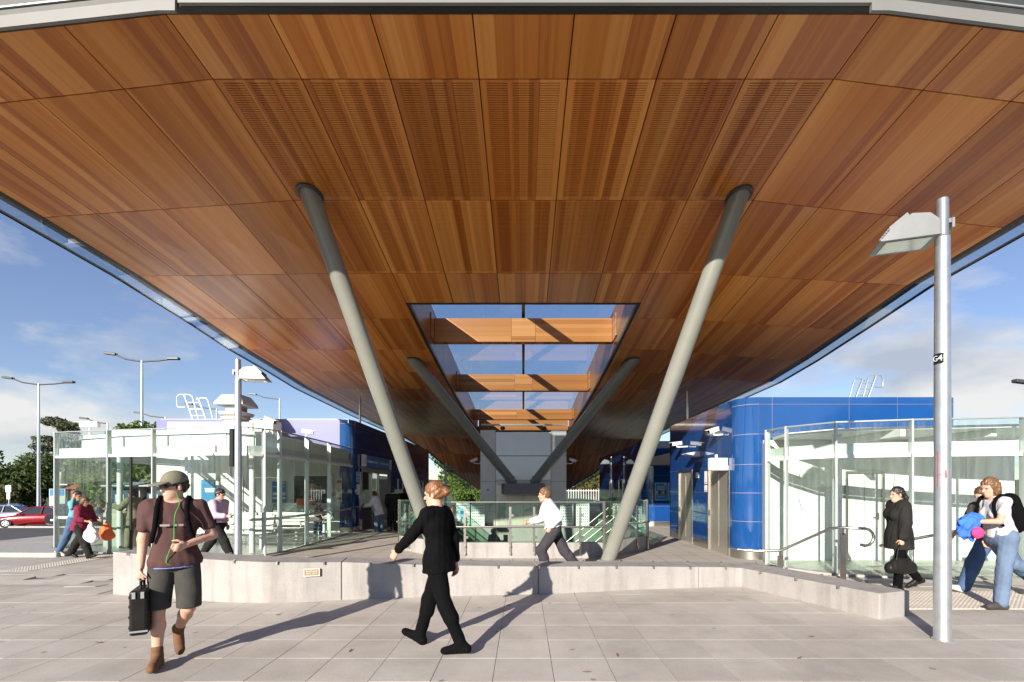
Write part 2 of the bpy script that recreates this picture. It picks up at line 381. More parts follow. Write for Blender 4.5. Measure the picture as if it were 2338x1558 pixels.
for i in range(len(xs)-1):
    for j in range(len(ys)-1):
        cx = (xs[i]+xs[i+1])/2; cy = (ys[j]+ys[j+1])/2
        if PIT[0] < cx < PIT[1] and PIT[2] < cy < PIT[3]: continue
        g.f.append((vid[i, j], vid[i+1, j], vid[i+1, j+1], vid[i, j+1])); g.sm.append(True)
        zone.append(0 if (-17 < cx < 24 and -20 < cy < 40) else (1 if cy < 50 and -80 < cx < 80 else 2))
me = g.mesh('ground')
for m_ in ('floor', 'asphalt', 'grass'): me.materials.append(MATS[m_])
me.polygons.foreach_set('material_index', zone)
ground = link('ground', me); ground['kind'] = 'structure'

# low wooded rise round the horizon
rg = np.random.default_rng(3); hl = MB(); nseg = 240; pr = []
for k in range(nseg):
    a = 2*math.pi*k/nseg; hgt = 7+3.2*math.sin(a*3+1)+2*math.sin(a*11+.4)+1.3*math.sin(a*37)+1.2*rg.random()
    ca, sa = math.cos(a), math.sin(a)
    pr += [(420*ca, 420*sa, -2), (450*ca, 450*sa, hgt*.75), (480*ca, 480*sa, hgt), (620*ca, 620*sa, -2)]
hl.add(pr, [(4*k+i, 4*k+i+1, 4*((k+1) % nseg)+i+1, 4*((k+1) % nseg)+i) for k in range(nseg) for i in range(3)], False)
hills = hl.build('hills', 'hill_trees'); hills['kind'] = 'structure'

# the seat wall's front line, its height and depth (X, Y, top)
WALL = [(-6.20, 7.30, .64), (-5.5, 7.08, .62), (-4.8, 6.93, .60), (-4.2, 6.80, .585), (-3.63, 6.74, .57), (-3.1, 6.80, .555), (-2.6, 6.93, .54), (-1.26, 7.15, .46), (.23, 7.30, .415),
        (1.69, 7.61, .37), (2.83, 7.78, .33), (3.30, 7.86, .315), (3.64, 7.89, .30)]
def wall_y(x):
    return interp([(p[0], p[1]) for p in WALL], x)
# paving flags that can be told apart, one object each
paving = thing('plaza_paving', '', '', (0, 0, 0)); del paving['label']; del paving['category']; paving['kind'] = 'structure'
PW, PD = 0.515, 0.55
flag_me = []
for k in range(3):
    b_ = MB(); hw, hd = PW/2-0.003, PD/2-0.003
    b_.box(-hw, hw, -hd, hd, -0.03, 0.0)
    me = b_.mesh('paver'); me.materials.append(MATS['paver']); flag_me.append(me)
nflag = 0
for j in range(-1, 12):
    y = 4.0 + (j+0.5)*PD
    for i in range(-24, 25):
        x = i*PW
        if not (-1.10*y-0.3 < x < 1.06*y+0.3): continue
        if -6.4 < x < 3.8 and y > wall_y(x)+0.1: continue
        if 3.6 < x < 5.1 and y > 7.95-1.2*(x-3.64)+0.2 and y > 6.2: continue
        if 5.0 <= x < 8.5 and 6.35 < y < 7.55: continue
        o = bpy.data.objects.new('paver', flag_me[nflag % 3]); COL.objects.link(o); o.parent = paving
        a = math.atan2(gz(x, y+PD/2)-gz(x, y-PD/2), PD)
        o.location = (x, y, gz(x, y)+rnd.uniform(-0.001, 0.0008)); o.rotation_euler = (a+rnd.uniform(-.001, .001), rnd.uniform(-.0015, .0015), rnd.choice((0, math.pi)))
        nflag += 1

# a few dry leaves blown onto the flags
for k, (x, y) in enumerate(((-3.1, 6.1), (-1.7, 4.75), (.9, 4.62), (.55, 4.2), (2.6, 4.55), (3.1, 5.2), (-4.4, 5.0), (-.2, 6.6))):
    b_ = MB(); a = rnd.random()*6.28; l_, w_ = .035+.02*rnd.random(), .014; z = gz(x, y)+.002
    ca, sa = math.cos(a), math.sin(a)
    b_.add([(x+ca*u-sa*v, y+sa*u+ca*v, z+h) for u, v, h in ((-l_, 0, .004), (0, -w_, 0), (l_, 0, .009), (0, w_, .003), (0, 0, .012))], [(0, 1, 4), (1, 2, 4), (2, 3, 4), (3, 0, 4)], True)
    tag(b_.build('fallen_leaf', 'dry_leaf'), 'small dry brown leaf lying on the plaza paving', 'leaf', 'dry leaves on the paving')

# tactile paving by the ramp and the strip of it leading to the waiting room
def tactile(name, label, x0, x1, y0, y1):
    t = thing(name, label, 'tactile paving', ((x0+x1)/2, (y0+y1)/2, gz((x0+x1)/2, (y0+y1)/2)))
    n = max(1, int((x1-x0)/0.3+.5)); m = max(1, int((y1-y0)/0.3+.5)); dx = (x1-x0)/n; dy = (y1-y0)/m
    dome = MB()
    for i in range(n):
        for j in range(m):
            xa, ya = x0+i*dx, y0+j*dy; z = gz(xa+dx/2, ya+dy/2)
            b_ = MB(); b_.box(xa+.003, xa+dx-.003, ya+.003, ya+dy-.003, z-.02, z+.004)
            b_.build('tile', 'tactile', t)
            for p in range(5):
                for q in range(5):
                    cx, cy = xa+dx*(p+.5)/5, ya+dy*(q+.5)/5
                    ring = [(cx+.017*math.cos(a), cy+.017*math.sin(a), z+.0045) for a in [k*math.pi/3 for k in range(6)]]
                    top = [(cx+.010*math.cos(a), cy+.010*math.sin(a), z+.0095) for a in [k*math.pi/3 for k in range(6)]]
                    dome.add(ring+top, [(k, (k+1) % 6, 6+(k+1) % 6, 6+k) for k in range(6)]+[(6, 7, 8, 9, 10, 11)], True)
    dome.build('stud', 'tactile', t, kind='stuff')
tactile('tactile_paving', 'pale studded tactile tiles set in the paving beside the lamp post', 5.05, 8.4, 6.4, 7.5)
tactile('tactile_strip', 'cream studded tactile strip leading to the glass waiting room door', -10.75, -10.15, 9.9, 12.3)

# ================================================================== SEAT WALL
def offset_line(pts, d):
    out = []
    for k in range(len(pts)):
        a = Vector(pts[max(0, k-1)][:2]); b = Vector(pts[min(len(pts)-1, k+1)][:2]); t_ = (b-a).normalized()
        nrm = Vector((-t_.y, t_.x)); p = Vector(pts[k][:2])+nrm*d
        out.append((p.x, p.y))
    return out
seat = thing('seat_wall', 'long low grey concrete seat wall curving across the plaza', 'wall', (-1.2, 7.3, 0))
back = offset_line(WALL, 0.54)
cuts = [0, 6, 8, 10, 12]
for a, b in zip(cuts, cuts[1:]):
    fr = [list(p) for p in WALL[a:b+1]]; bk = [list(p) for p in back[a:b+1]]
    if b != 12:
        d_ = (Vector(fr[-2][:2])-Vector(fr[-1][:2])).normalized()*0.008
        fr[-1][0] += d_.x; fr[-1][1] += d_.y; bk[-1][0] += d_.x; bk[-1][1] += d_.y
    top = [p[2] for p in fr]
    poly = [(p[0], p[1]) for p in fr] + [(p[0], p[1]) for p in reversed(bk)]
    if b == 12:                                # the end block turns toward the viewer
        poly = [(p[0], p[1]) for p in fr[:-1]] + [(3.55, 7.88), (4.34, 5.89), (4.85, 6.07), (4.0, 8.43)] + [(p[0], p[1]) for p in reversed(bk[:-1])]
        top = [p[2] for p in fr[:-1]] + [.30, .315, .315, .30] + [p[2] for p in reversed(fr[:-1])]
    else: top = top + list(reversed(top))
    b_ = MB(); b_.prism(poly, -0.09 if b != 12 else -0.08, top)
    b_.build('wall_block', 'seat_wall', seat, bevel=0.012)
# skate stops: small steel studs along both edges of the top
stud = MB(); stud.box(-.011, .011, -.03, .012, -.028, .012); stud_me = stud.mesh('skate_stop'); stud_me.materials.append(MATS['stainless'])
line_f = [Vector((p[0], p[1], p[2])) for p in WALL[:-1]] + [Vector((3.56, 7.82, .30)), Vector((4.34, 5.89, .315))]
line_b = [Vector((b[0], b[1], p[2])) for p, b in zip(WALL[:-1], back[:-1])] + [Vector((4.0, 8.43, .30)), Vector((4.83, 6.1, .315))]
for line, inset in ((line_f, 0.0), (line_b, 0.0)):
    run = 0.35
    for a, b in zip(line, line[1:]):
        seg = (b-a).length
        while run < seg:
            p = a.lerp(b, run/seg); o = bpy.data.objects.new('skate_stop', stud_me); COL.objects.link(o)
            o.parent = seat; o.location = p - Vector(seat.location) + Vector((0, 0, 0)); d_ = (b-a); o.rotation_euler = (0, 0, math.atan2(d_.y, d_.x))
            if line is line_b: o.rotation_euler[2] += math.pi
            run += 0.62
        run -= seg
# bench-mark plaque on the wall
pl = thing('survey_plaque', 'small bronze plaque with raised cream border on the seat wall', 'plaque', (-3.1, 6.78, .44))
d_ = Vector((0.5, 0.13, 0)).normalized(); n_ = Vector((d_.y, -d_.x, 0)); c_ = Vector((-2.98, 6.815, 0.415))
b_ = MB(); b_.obox(c_+n_*0.008, d_*0.105, n_*0.008, (0, 0, 0.052)); b_.build('plate', 'bronze', pl)
for sg in (-1, 1):
    b_ = MB(); b_.obox(c_+n_*0.018+Vector((0, 0, sg*.049)), d_*0.105, n_*0.004, (0, 0, .005)); b_.build('border', 'cream_edge', pl)
    b_ = MB(); b_.obox(c_+n_*0.018+d_*sg*.1, d_*0.005, n_*0.004, (0, 0, .0435)); b_.build('border', 'cream_edge', pl)
for s_, z_ in (('Benchmark', .018), ('B.M. 1273', -.016)):
    text_mesh(s_, .034, 'cream_edge', facing(c_+n_*0.018+Vector((0, 0, z_)), d_, (0, 0, 1)), pl)

# ================================================================== CANOPY
ZC = [(5.63, 7.12), (6.49, 7.09), (8.77, 6.82), (10.97, 6.47), (13.15, 6.21), (15.3, 5.98), (17.5, 5.80), (19.7, 5.65), (22, 5.52), (26, 5.40), (30.7, 5.3), (35.1, 5.22)]
ZL = [(5.63, 6.62), (6.49, 6.58), (8.77, 6.51), (10.97, 6.41), (13.15, 6.22), (15.3, 5.98), (17.5, 5.84), (19.7, 5.66), (25.6, 5.52), (35.1, 5.42)]
ZR = [(5.63, 6.55), (6.49, 6.52), (8.77, 6.32), (10.97, 6.20), (13.15, 5.90), (15.3, 5.62), (17.5, 5.42), (19.7, 5.38), (25.6, 5.30), (35.1, 5.15)]
ZTAIL = [(35.1, 0.0), (38.5, -0.95), (42, -2.35), (46.5, -3.75)]
def ceil_z(x, y):
    yc = min(y, 35.1); c = interp(ZC, yc)
    e = interp(ZL if x < 0 else ZR, yc)
    z = c if abs(x) <= 4.165 else lerp(c, e, (abs(x)-4.165)/(8.70-4.165))
    return z + (interp(ZTAIL, y) if y > 35.1 else 0)
def half_w(y): return 8.70 if y <= 35.1 else lerp(8.70, 4.2, min(1, (y-35.1)/11.4))
CX = [-8.70, -7.75, -6.54, -5.36, -4.165, -2.975, -1.785, -.595, .595, 1.785, 2.975, 4.165, 5.36, 6.54, 7.75, 8.70]
RY = [5.63, 6.49, 8.77, 10.97, 13.15, 15.3, 17.5, 19.7, 21.9, 24.1, 26.3, 28.5, 30.7, 32.9, 35.1]
SKY0, SKY1 = 12.3, 32.0
canopy = thing('station_canopy', 'huge timber-lined station canopy roof over the concourse', 'canopy', (0, 12, 7))
G = 0.008
def ceiling_panel(x0, x1, y0, y1, name='ceiling_panel', mat='wood_ceiling'):
    q = [(x0+G, y0+G), (x1-G, y0+G), (x1-G, y1-G), (x0+G, y1-G)]
    b_ = MB(); b_.slab([(x, y, ceil_z(x, y)) for x, y in q], (0, 0, 0.02))
    return b_.build(name, mat, canopy)
# slotted acoustic panel, one mesh per row
def slotted(x0, x1, y0, y1):
    w_ = x1-x0-2*G; za, zb = ceil_z(0, y0), ceil_z(0, y1); Ln = math.hypot(y1-y0, zb-za)-2*G
    b_ = MB(); t_ = 0.02
    cols = [(.075, .315), (.377, .623), (.683, .927)]; pitch = 0.036; sl_ = 0.0135; m0 = 0.045
    nrow = int((Ln-2*m0)/pitch)
    def quad(xa, xb, ya, yb, z=0.0): b_.add([(xa, ya, z), (xb, ya, z), (xb, yb, z), (xa, yb, z)], [(3, 2, 1, 0)])
    y = 0.0
    webs = [(0, cols[0][0]), (cols[0][1], cols[1][0]), (cols[1][1], cols[2][0]), (cols[2][1], 1)]
    for k in range(nrow):
        ys_ = m0+k*pitch
        quad(0, w_, y, ys_)
        for a, c in webs: quad(a*w_, c*w_, ys_, ys_+sl_)
        for a, c in cols:
            xa, xb = a*w_, c*w_; ya, yb = ys_, ys_+sl_
            v_ = [(xa, ya, 0), (xb, ya, 0), (xb, yb, 0), (xa, yb, 0), (xa, ya, t_), (xb, ya, t_), (xb, yb, t_), (xa, yb, t_)]
            b_.add(v_, [(0, 1, 5, 4), (1, 2, 6, 5), (2, 3, 7, 6), (3, 0, 4, 7)])
        y = ys_+sl_
    quad(0, w_, y, Ln)
    b_.add([(0, 0, 0), (w_, 0, 0), (w_, Ln, 0), (0, Ln, 0), (0, 0, t_), (w_, 0, t_), (w_, Ln, t_), (0, Ln, t_)], [(0, 1, 5, 4), (1, 2, 6, 5), (2, 3, 7, 6), (3, 0, 4, 7)])
    me = b_.mesh('slotted_panel'); me.materials.append(MATS['wood_ceiling'])
    return me, math.atan2(zb-za, y1-y0)
for r in range(len(RY)-1):
    y0, y1 = RY[r], RY[r+1]
    sm = slotted(-.595, .595, y0, y1) if r in (1, 2) else None
    for c in range(len(CX)-1):
        x0, x1 = CX[c], CX[c+1]
        centre = abs((x0+x1)/2) < 4.165
        inner = abs((x0+x1)/2) < 2.975
        if sm and centre:
            o = bpy.data.objects.new('slotted_panel', sm[0]); COL.objects.link(o); o.parent = canopy
            o.location = Vector((x0+G, y0+G, ceil_z(0, y0)))-Vector(canopy.location); o.rotation_euler = (sm[1], 0, 0)
            continue
        if inner and y1 > SKY0 and y0 < SKY1:
            if y0 < SKY0: ceiling_panel(x0, x1, y0, SKY0)
            elif y1 > SKY1: ceiling_panel(x0, x1, SKY1, y1)
            continue
        ceiling_panel(x0, x1, y0, y1)
# the tail of the hull dips behind the lift
TY = [35.1, 38.5, 42.0, 46.5]
for y0, y1 in zip(TY, TY[1:]):
    n_ = 8
    for k in range(n_):
        f0, f1 = -1+2*k/n_, -1+2*(k+1)/n_
        q = [(f0*half_w(y0)+G, y0+G), (f1*half_w(y0)-G, y0+G), (f1*half_w(y1)-G, y1-G), (f0*half_w(y1)+G, y1-G)]
        b_ = MB(); b_.slab([(x, y, ceil_z(x, y)) for x, y in q], (0, 0, 0.02)); b_.build('ceiling_panel', 'wood_ceiling', canopy)
# dark sheet added above the open joints to block sky light, and the roof skin above that
def sheet(name, mat, dz, xpad, ylist, hole):
    b_ = MB(); b_t = []
    X_ = sorted(set([-9.0, -8.70, -6.5, -4.165, -2.99, 0, 2.99, 4.165, 6.5, 8.70, 9.0]))
    for y0, y1 in zip(ylist, ylist[1:]):
        for x0, x1 in zip(X_, X_[1:]):
            if hole and abs((x0+x1)/2) < 2.99 and (y0+y1)/2 > SKY0 and (y0+y1)/2 < SKY1: continue
            def pt(x, y):
                s_ = half_w(y)/8.70; return (x*s_, y, ceil_z(max(-8.7, min(8.7, x))*s_, y)+dz)
            q = [pt(x0, y0), pt(x1, y0), pt(x1, y1), pt(x0, y1)]
            b_.add(q, [(0, 1, 2, 3)], True)
    return b_.build(name, mat, canopy)
yl = sorted(set([5.6]+RY+[SKY0, SKY1, 38.5, 42, 46.5]))
sheet('dark_backing', 'void', 0.045, 0, yl, True)
sheet('roof_skin', 'roof_metal', 0.42, 0, yl, True)
# front edge: black soffit strip, pale fascia in the middle, stepped fascia at the sides
def edge_strip(name, mat, pts, w_y, dz0, dz1, y_off=0.0, bevel=0.0):
    b_ = MB()
    for a, c in zip(pts, pts[1:]):
        q0 = [(a[0], a[1]+y_off, a[2]+dz0), (c[0], c[1]+y_off, c[2]+dz0), (c[0], c[1]+y_off+w_y, c[2]+dz0), (a[0], a[1]+y_off+w_y, a[2]+dz0)]
        b_.slab(q0, (0, 0, dz1-dz0))
    return b_.build(name, mat, canopy)
fz = lambda x: (x, 5.63, ceil_z(x, 5.63))
edge_strip('front_trim', 'black_trim', [fz(-9.0), fz(-4.165), fz(4.165), fz(9.0)], 0.085, -0.004, 0.045, -0.092)
edge_strip('front_fascia', 'fascia_white', [fz(-3.93), fz(3.96)], 0.04, -0.001, 0.46, -0.136)
for sg, z_ in ((-1, 0), (1, 0)):
    p_ = [fz(sg*9.0), fz(sg*4.165), fz(sg*3.96)]
    if sg > 0: p_ = p_[::-1]
    edge_strip('side_fascia', 'fascia_white', p_, 0.04, -0.09, 0.045, -0.137)
    edge_strip('fascia_band', 'fascia_dark', p_, 0.04, 0.049, 0.14, -0.110)
    edge_strip('fascia_line', 'alu_grey', p_, 0.05, 0.144, 0.162, -0.130)
    edge_strip('fascia_band', 'fascia_dark', p_, 0.04, 0.166, 0.60, -0.110)
# long sides: black trim, then a polished edge strip
for sg in (-1, 1):
    b1, b2, b3 = MB(), MB(), MB()
    yy = [5.6]+RY[1:]+TY[1:]
    for y0, y1 in zip(yy, yy[1:]):
        def e(y, d): 
            h = half_w(y); return Vector((sg*(h+d), y, ceil_z(sg*h, y)))
        def strip(b_, d0, d1, z0, z1, t_):
            a, b, c, d_ = e(y0, d0)+Vector((0, 0, z0)), e(y0, d1)+Vector((0, 0, z1)), e(y1, d1)+Vector((0, 0, z1)), e(y1, d0)+Vector((0, 0, z0))
            b_.slab([a, b, c, d_] if sg > 0 else [d_, c, b, a], (0, 0, t_))
        tp = lerp(1.0, 0.35, min(1, max(0, (y0-9)/16)))
        strip(b1, 0.0, 0.10, -0.004, -0.004, 0.12)
        strip(b2, 0.103, 0.60, 0.05, 0.0, 0.012)
        strip(b3, 0.603, 0.625, -0.01, -0.01, 0.06)
    b1.build('edge_trim', 'black_trim', canopy); b2.build('edge_pane', 'glass_edge', canopy); b3.build('edge_bead', 'black_trim', canopy)

# ---- skylight: framed opening, timber well, beams and glass
skyl = MB()
fr_pts = [(-2.99, SKY0), (2.99, SKY0), (2.99, SKY1), (-2.99, SKY1)]
def rail(a, b, wv, mat, name):
    b_ = MB(); a = Vector((*a, ceil_z(2.0, a[1]))); b = Vector((*b, ceil_z(2.0, b[1])))
    d = (b-a).normalized(); s_ = Vector(wv)
    n_ = max(1, int((b-a).length/2.5))
    for k in range(n_):
        p, q = a.lerp(b, k/n_), a.lerp(b, (k+1)/n_)
        p.z, q.z = ceil_z(2.0, p.y), ceil_z(2.0, q.y)
        b_.slab([p+Vector((0, 0, -.012)), q+Vector((0, 0, -.012)), q+s_+Vector((0, 0, -.012)), p+s_+Vector((0, 0, -.012))], (0, 0, .11))
    return b_.build(name, mat, canopy)
sk = rail((-2.99, SKY0), (-2.99, SKY1), (0.085, 0, 0), 'black_trim', 'skylight_frame')
rail((2.905, SKY0), (2.905, SKY1), (0.085, 0, 0), 'black_trim', 'skylight_frame')
rail((-2.9, SKY0), (2.9, SKY0), (0, 0.085, 0), 'black_trim', 'skylight_frame')
def glass_z(y): return 8.62-0.067*y
wy = [SKY0, 14.2, 16.1, 18.1, 20.2, 22.2, 24.6, 27, 29.4, SKY1]
for sg in (-1, 1):
    for y0, y1 in zip(wy, wy[1:]):
        b_ = MB(); x = sg*2.99; t_ = 0.03*sg
        q = [(x, y0+G, ceil_z(2, y0)+.09), (x, y1-G, ceil_z(2, y1)+.09), (x, y1-G, glass_z(y1)), (x, y0+G, glass_z(y0))]
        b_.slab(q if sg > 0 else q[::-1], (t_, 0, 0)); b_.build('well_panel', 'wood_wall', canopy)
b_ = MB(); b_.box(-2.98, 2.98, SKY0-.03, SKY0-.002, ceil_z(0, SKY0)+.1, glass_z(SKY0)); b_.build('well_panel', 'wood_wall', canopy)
for y, zb, zt in ((16.1, 6.48, 7.26), (22.2, 6.08, 6.83), (29.3, 5.77, 6.38)):
    cutx = [-2.95, -.40, .40, 2.95]
    core = MB(); core.box(-2.97, 2.97, y+.03, y+.27, zb+.02, zt-.01); bm_ = core.build('skylight_beam', 'void', canopy)
    for a, c in zip(cutx, cutx[1:]):
        b_ = MB(); b_.box(a+.004, c-.004, y, y+.028, zb, zt); sub(b_.build('beam_panel', 'wood_beam', canopy), bm_)
        b_ = MB(); b_.box(a+.004, c-.004, y+.03, y+.27, zb-.012, zb+.018); sub(b_.build('beam_panel', 'wood_ceiling', canopy), bm_)
    for sg in (-1, 1):                         # the short return where beam meets wall
        b_ = MB(); b_.box(min(sg*2.955, sg*2.985), max(sg*2.955, sg*2.985), y-.55, y+.3, zb+.0, zt); sub(b_.build('beam_panel', 'wood_beam', canopy), bm_)
for x0, x1 in ((-2.99, -.06), (.06, 2.99)):
    for y0, y1 in zip(wy[::2], wy[2::2]+[SKY1]):
        if y1-y0 < .5: continue
        b_ = MB(); b_.slab([(x0, y0+.01, glass_z(y0)+.02), (x1, y0+.01, glass_z(y0)+.02), (x1, y1-.01, glass_z(y1)+.02), (x0, y1-.01, glass_z(y1)+.02)], (0, 0, .02))
        b_.build('roof_pane', 'glass_roof', canopy)
b_ = MB(); b_.slab([(-.055, SKY0, glass_z(SKY0)-.16), (.055, SKY0, glass_z(SKY0)-.16), (.055, SKY1, glass_z(SKY1)-.16), (-.055, SKY1, glass_z(SKY1)-.16)], (0, 0, .26)); b_.build('ridge_mullion', 'black_trim', canopy)
b_ = MB(); b_.box(-2.95, 2.95, SKY1-.04, SKY1, ceil_z(0, SKY1), glass_z(SKY1)); b_.build('end_panel', 'wood_beam', canopy)
b_ = MB(); b_.box(-2.6, 2.6, 29.7, 29.85, 5.45, 5.55); b_.build('lighting_rail', 'stainless', canopy)
# short posts from the canopy edge to the roofs below
for x, y in ((-7.4, 21.9), (6.6, 19.5)):
    b_ = MB(); b_.tube([(x, y, 3.7), (x, y, ceil_z(x, y)+.02)], .05); b_.build('stub_post', 'stainless', canopy)

# raking columns
def column(label, top, base, r, foot):
    d = (Vector(top)-Vector(base)).normalized(); c = thing('raking_column', label, 'column', base, 'raking steel columns under the canopy')
    b_ = MB(); ext = (0.15)/d.z
    b_.tube([Vector(base)-d*0.25, Vector(top)+d*ext], r, 28); b_.build('shaft', 'column_paint', c)
    # collar: a flat ring against the timber
    b_ = MB(); ring = []
    a = Vector((1, 0, 0)); n_ = 28; tp = Vector(top)
    for rr, z_ in ((r*1.02, 0), (r*1.30, 0), (r*1.30, -.025), (r*1.02, -.025)):
        ring.append([(tp.x+rr*math.cos(t)*(1.0), tp.y+rr*math.sin(t)*(1+abs(d.y)), ceil_z(tp.x+rr*math.cos(t), tp.y+rr*math.sin(t))-.002+z_) for t in [2*math.pi*k/n_ for k in range(n_)]])
    vs_ = sum(ring, [])
    b_.add(vs_, [(i*n_+k, i*n_+(k+1) % n_, ((i+1) % 4)*n_+(k+1) % n_, ((i+1) % 4)*n_+k) for i in range(4) for k in range(n_)], False)
    b_.build('collar', 'column_collar', c)
    if foot:
        b_ = MB(); b_.lathe([(r*1.9, 0), (r*1.9, .03), (r*1.3, .035)], (base[0], base[1], base[2]), 24); b_.build('base_plate', 'column_paint', c)
    else:
        b_ = MB(); b_.obox(Vector(base)+Vector((0, .02, .0)), (r*1.05, 0, 0), (0, r*.9, 0), (0, 0, r*.6)); b_.build('shoe', 'pier', c)
    return c
column('grey steel column leaning from the canopy beside the black-clad walker', (-3.80, 8.62, ceil_z(-3.8, 8.62)), (-1.98, 11.35, floor_z(-2, 12)), .168, True)
column('grey steel column leaning toward the blue doors building', (3.86, 8.66, ceil_z(3.86, 8.66)), (1.98, 11.35, floor_z(2, 12)), .168, True)
for sg, lb in ((-1, 'dark steel strut slanting down to the lift on the ticket window side'), (1, 'dark steel strut slanting down to the lift on the blue doors side')):
    column(lb, (sg*3.67, 16.3, ceil_z(3.67, 16.3)), (sg*.56, 20.0, 1.98), .19, False)

# ================================================================== BUILDINGS
def wall_run(parent, path, z0, z1, zj, xj, mat, name='wall_panel', thick=0.03, gap=0.008, openings=(), skirt=True, backing='sealant'):
    """cladding panels along straight pieces of a plan line; openings = (piece, s0, s1, z0, z1)"""
    for k, (a, b) in enumerate(zip(path, path[1:])):
        a = Vector((*a, 0)); b = Vector((*b, 0)); d = (b-a); Ln = d.length; d.normalize(); n = Vector((d.y, -d.x, 0))
        js = [0]+[s for s in (xj.get(k, []) if isinstance(xj, dict) else []) if 0 < s < Ln]+[Ln]
        ops = [o for o in openings if o[0] == k]
        ext = sorted(set(js+[o[1] for o in ops]+[o[2] for o in ops]))
        zs = [z0]+[z for z in zj if z0 < z < z1]+[z1]
        zall = sorted(set(zs+[o[3] for o in ops]+[o[4] for o in ops if o[4] < z1]))
        bk = MB()
        for s0, s1 in zip(ext, ext[1:]):
            for za, zb in zip(zall, zall[1:]):
                sm, zm = (s0+s1)/2, (za+zb)/2
                if any(o[1] <= sm <= o[2] and o[3] <= zm <= o[4] for o in ops): continue
                g0 = gap/2 if s0 in js else 0; g1 = gap/2 if s1 in js else 0
                ga = gap/2 if za in zs else 0; gb = gap/2 if zb in zs else 0
                p = a+d*(s0+g0); q = a+d*(s1-g1)
                m_ = mat if not (skirt and zb <= zj[0]+1e-6) else 'stainless'
                b_ = MB(); b_.slab([p+Vector((0, 0, za+ga)), p+Vector((0, 0, zb-gb)), q+Vector((0, 0, zb-gb)), q+Vector((0, 0, za+ga))], -n*thick)
                b_.build(name if m_ == mat else 'skirting', m_, parent)
                p, q = a+d*s0-n*thick, a+d*s1-n*thick
                bk.slab([p+Vector((0, 0, za)), p+Vector((0, 0, zb)), q+Vector((0, 0, zb)), q+Vector((0, 0, za))], -n*0.05)
        # joints are filled: a backing sheet a little behind the panel face
        bj = MB()
        for s0, s1 in zip(ext, ext[1:]):
            for za, zb in zip(zall, zall[1:]):
                sm, zm = (s0+s1)/2, (za+zb)/2
                if any(o[1] <= sm <= o[2] and o[3] <= zm <= o[4] for o in ops): continue
                p, q = a+d*s0-n*0.006, a+d*s1-n*0.006
                bj.add([p+Vector((0, 0, za)), q+Vector((0, 0, za)), q+Vector((0, 0, zb)), p+Vector((0, 0, zb))], [(0, 1, 2, 3)])
        bk.build('backing', backing, parent); bj.build('joint_seal', backing, parent)
def arc(c, r, a0, a1, n=5):
    return [(c[0]+r*math.cos(R(lerp(a0, a1, k/n))), c[1]+r*math.sin(R(lerp(a0, a1, k/n)))) for k in range(n+1)]
def curved(parent, pts, z0, z1, zj, mat, name='corner_panel', gap=0.008, skirt=True):
    """one curved panel per course"""
    zs = [z0]+[z for z in zj if z0 < z < z1]+[z1]
    def shell(inset, za, zb, m_, nm):
        b_ = MB(); n = len(pts); c = Vector((sum(p[0] for p in pts)/n, sum(p[1] for p in pts)/n))
        v = []
        for p in pts:
            pv = Vector(p)
            v += [(pv.x, pv.y, za), (pv.x, pv.y, zb)]
        b_.add(v, [(2*k, 2*k+1, 2*k+3, 2*k+2)[::-1] for k in range(n-1)], True)
        return b_.build(nm, m_, parent)
    for za, zb in zip(zs, zs[1:]):
        m_ = 'stainless' if skirt and zb <= zj[0]+1e-6 else mat
        shell(True, za+gap/2, zb-gap/2, m_, name if m_ == mat else 'skirting')
    for z in zs[1:-1]:
        shell(True, z-gap/2, z+gap/2, 'sealant', 'joint_seal')

def door(parent, c, d, n, w_, h, z, handle_side=1, name='door', mat='stainless_door'):
    """a flush metal door leaf with frame, in the wall plane"""
    c = Vector((c[0], c[1], z)); d = Vector((*d, 0)); n = Vector((*n, 0))
    up = Vector((0, 0, 1)); fr = 0.06
    lf = MB(); lf.obox(c+up*(h-fr)/2-n*0.02, d*(w_/2-fr-.004), n*0.02, up*((h-fr)/2-.004)); leaf = lf.build(name, mat, parent, bevel=.003)
    for sg in (-1, 1):
        b_ = MB(); b_.obox(c+d*sg*(w_/2-fr/2)+up*h/2, d*fr/2, n*0.035, up*h/2); b_.build('frame', 'stainless', leaf)
    b_ = MB(); b_.obox(c+up*(h-fr/2), d*(w_/2-fr-.001), n*0.035, up*fr/2); b_.build('frame', 'stainless', leaf)
    hp = c+d*handle_side*(w_/2-fr-.09)+up*1.02+n*0.02
    b_ = MB(); b_.obox(hp+up*.02, d*.022, n*.008, up*.08); b_.tube([hp, hp+n*.05, hp+n*.055-d*handle_side*.16], .011, 8); b_.build('handle', 'stainless', leaf)
    b_ = MB(); b_.obox(c+up*(h*.5)+n*.004, d*.004, n*.004, up*(h*.42)); b_.build('astragal', 'stainless', leaf)
    return leaf
